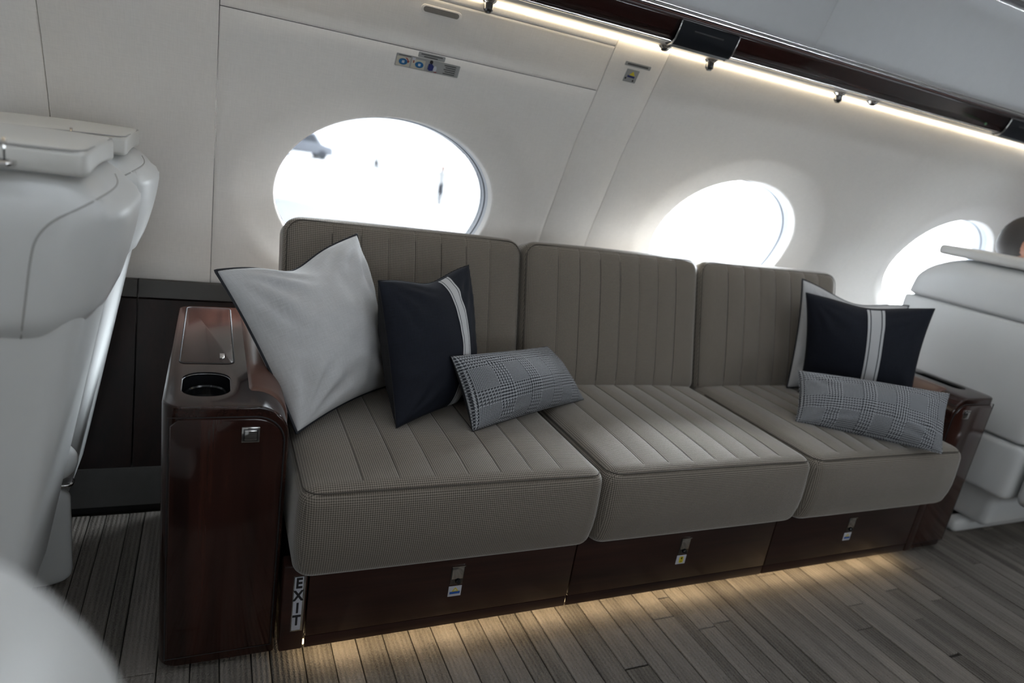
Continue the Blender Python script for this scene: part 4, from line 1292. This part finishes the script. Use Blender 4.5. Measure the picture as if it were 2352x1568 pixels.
o, add = placard('exit_instruction_placard', 'grey emergency window instruction placard with two blue ovals and a figure', 'sign', 0.3085, 1.1785, 0.160, 0.030, M['signg'])
for cx in (-0.0615, -0.0245):
    add('picture', R_(cx, -0.002, 0.033, 0.0225), 0.0006, M['signcream'])
    add('blue_oval', E_(cx + (0.0 if cx < -0.04 else 0.003), -0.0025, 0.0105, 0.0075), 0.0010, M['inkblue'])
    add('oval_mark', R_(cx + (0.0 if cx < -0.04 else 0.003), -0.0025, 0.0060, 0.0060), 0.0014, M['signw'])
add('red_arrow', [(-0.0585, 0.0085), (-0.053, 0.0075), (-0.0485, 0.0015), (-0.0465, 0.0015), (-0.0490, -0.004), (-0.0525, 0.0003), (-0.0508, 0.0008), (-0.0545, 0.0055)], 0.0014, M['inkred'])
add('red_arrow', R_(-0.0365, 0.003, 0.0025, 0.006), 0.0014, M['inkred'])
add('white_mark', R_(-0.037, 0.0095, 0.0075, 0.006), 0.0014, M['signw'])
add('figure_head', E_(0.0065, 0.0100, 0.0040, 0.0045), 0.0010, M['ink'])
add('figure_body', [(0.001, 0.005), (0.009, 0.006), (0.0145, 0.001), (0.0135, -0.010), (0.005, -0.0115), (0.0005, -0.008)], 0.0010, M['inknavy'])
add('figure_panel', E_(0.0185, -0.0045, 0.0040, 0.0075), 0.0013, M['signw'])
add('figure_arrow', R_(0.0205, -0.0118, 0.007, 0.0022), 0.0014, M['inkred'])
for k in range(5): add('text_line', R_(0.0560 + (0.001 if k % 2 else -0.001), 0.0095 - k * 0.0050, 0.030 - 0.004 * (k % 2), 0.0024), 0.0006, M['textgrey'])
add('text_line', R_(-0.059, 0.0122, 0.030, 0.0018), 0.0006, M['textgrey'])
o, add = placard('notice_placard', 'small grey two-line text placard just above the blue oval instruction placard', 'sign', 0.3130, 1.1985, 0.067, 0.0125, M['signg'])
add('text_line', R_(0.0, 0.0022, 0.054, 0.0026), 0.0006, M['textgrey']); add('text_line', R_(-0.002, -0.0028, 0.034, 0.0026), 0.0006, M['textgrey'])
o, add = placard('caption_placard', 'thin grey one-line caption placard between the wall seams, above the life vest sign', 'sign', 0.8655, 1.2845, 0.082, 0.0105, M['signg'])
add('text_line', R_(0.0, 0.0, 0.066, 0.0042), 0.0006, M['textgrey'])
o, add = placard('warning_placard', 'small grey square placard with yellow triangle and blue bar under the caption placard', 'sign', 0.8580, 1.2580, 0.040, 0.034, M['signg'])
add('triangle', [(0.002, 0.0125), (-0.0075, 0.0015), (0.0110, 0.0010)], 0.0006, M['inkyellow'])
add('bar', [(-0.0115, 0.0015), (0.0115, 0.0), (0.0115, -0.0050), (-0.0115, -0.0040)], 0.0009, M['inknavy'])
add('dot', E_(-0.0145, -0.0075, 0.0026, 0.0030, 12), 0.0006, M['ink']); add('dot', E_(0.0105, -0.0115, 0.0026, 0.0030, 12), 0.0006, M['ink'])
for r_ in [q for q in COL.objects if q.parent is None and q.name.endswith('placard') or q.name.startswith(('exit_instruction_placard', 'notice_placard', 'caption_placard', 'warning_placard'))]:
    if r_.type == 'EMPTY': reparent(r_)

# ------------------------------------------------------------------ outside
GZ = -1.6
ap = box('ground', (-160, -160, GZ - 0.3), (260, 260, GZ), M['apron']); ap['kind'] = 'structure'
wg = slab('wing', [(-9, 1.6, -0.42), (4.6, 1.6, -0.42), (5.2, 7.6, -0.38), (2.4, 9.75, -0.36), (0.9, 10.88, -0.35), (-1.5, 12.6, -0.34), (-5, 13.2, -0.34)], (0, 0, 1), 0.06, M['wing'], bev=0.01)
tag(wg, 'pale grey wing surface seen through the lower left of the first window', 'wing')
walker('person walking on the bright apron, seen through the middle of the first window', (9.15, 41.4, GZ), math.radians(-30), M['pale'])
walker('person standing on the bright apron near the right side of the first window', (8.92, 27.1, GZ), math.radians(65), M['pale'])
def van(label, x, y, rz, L=4.4):
    r = thing('van', label, 'vehicle', (x, y, GZ))
    prof = [(-L/2, 0.35), (L/2, 0.35), (L/2, 0.95), (L/2 - 0.9, 1.15), (L/2 - 1.5, 1.9), (-L/2 + 0.1, 1.95), (-L/2, 1.6)]
    R = Matrix.Rotation(rz, 4, 'Z'); T = Matrix.Translation((x, y, GZ))
    def Wp(p): return T @ R @ Vector(p)
    slab('body', [Wp((a, -0.9, b)) for a, b in prof], R @ Vector((0, 1, 0)), 1.8, M['vanw'], r, bev=0.06)
    slab('side_window', [Wp((a, -0.905, b)) for a, b in [(-L/2 + 0.5, 1.2), (L/2 - 1.2, 1.2), (L/2 - 1.6, 1.75), (-L/2 + 0.5, 1.75)]], R @ Vector((0, -1, 0)), 0.01, M['vandark'], r)
    for a in (-L/2 + 0.8, L/2 - 0.8):
        for b in (-0.92, 0.74): lathe('wheel', [(0.22, 0), (0.34, 0.02), (0.34, 0.16), (0.22, 0.18)], M['vandark'], r, Wp((a, b, 0.34)), R @ Vector((0, 1, 0)), 20)
    reparent(r); return r
van('pale van parked far out on the apron, left part of the first window', 6.0, 54.0, math.radians(10))
van('pale van parked on the apron seen through the right of the second window', 42.0, 35.0, math.radians(40))
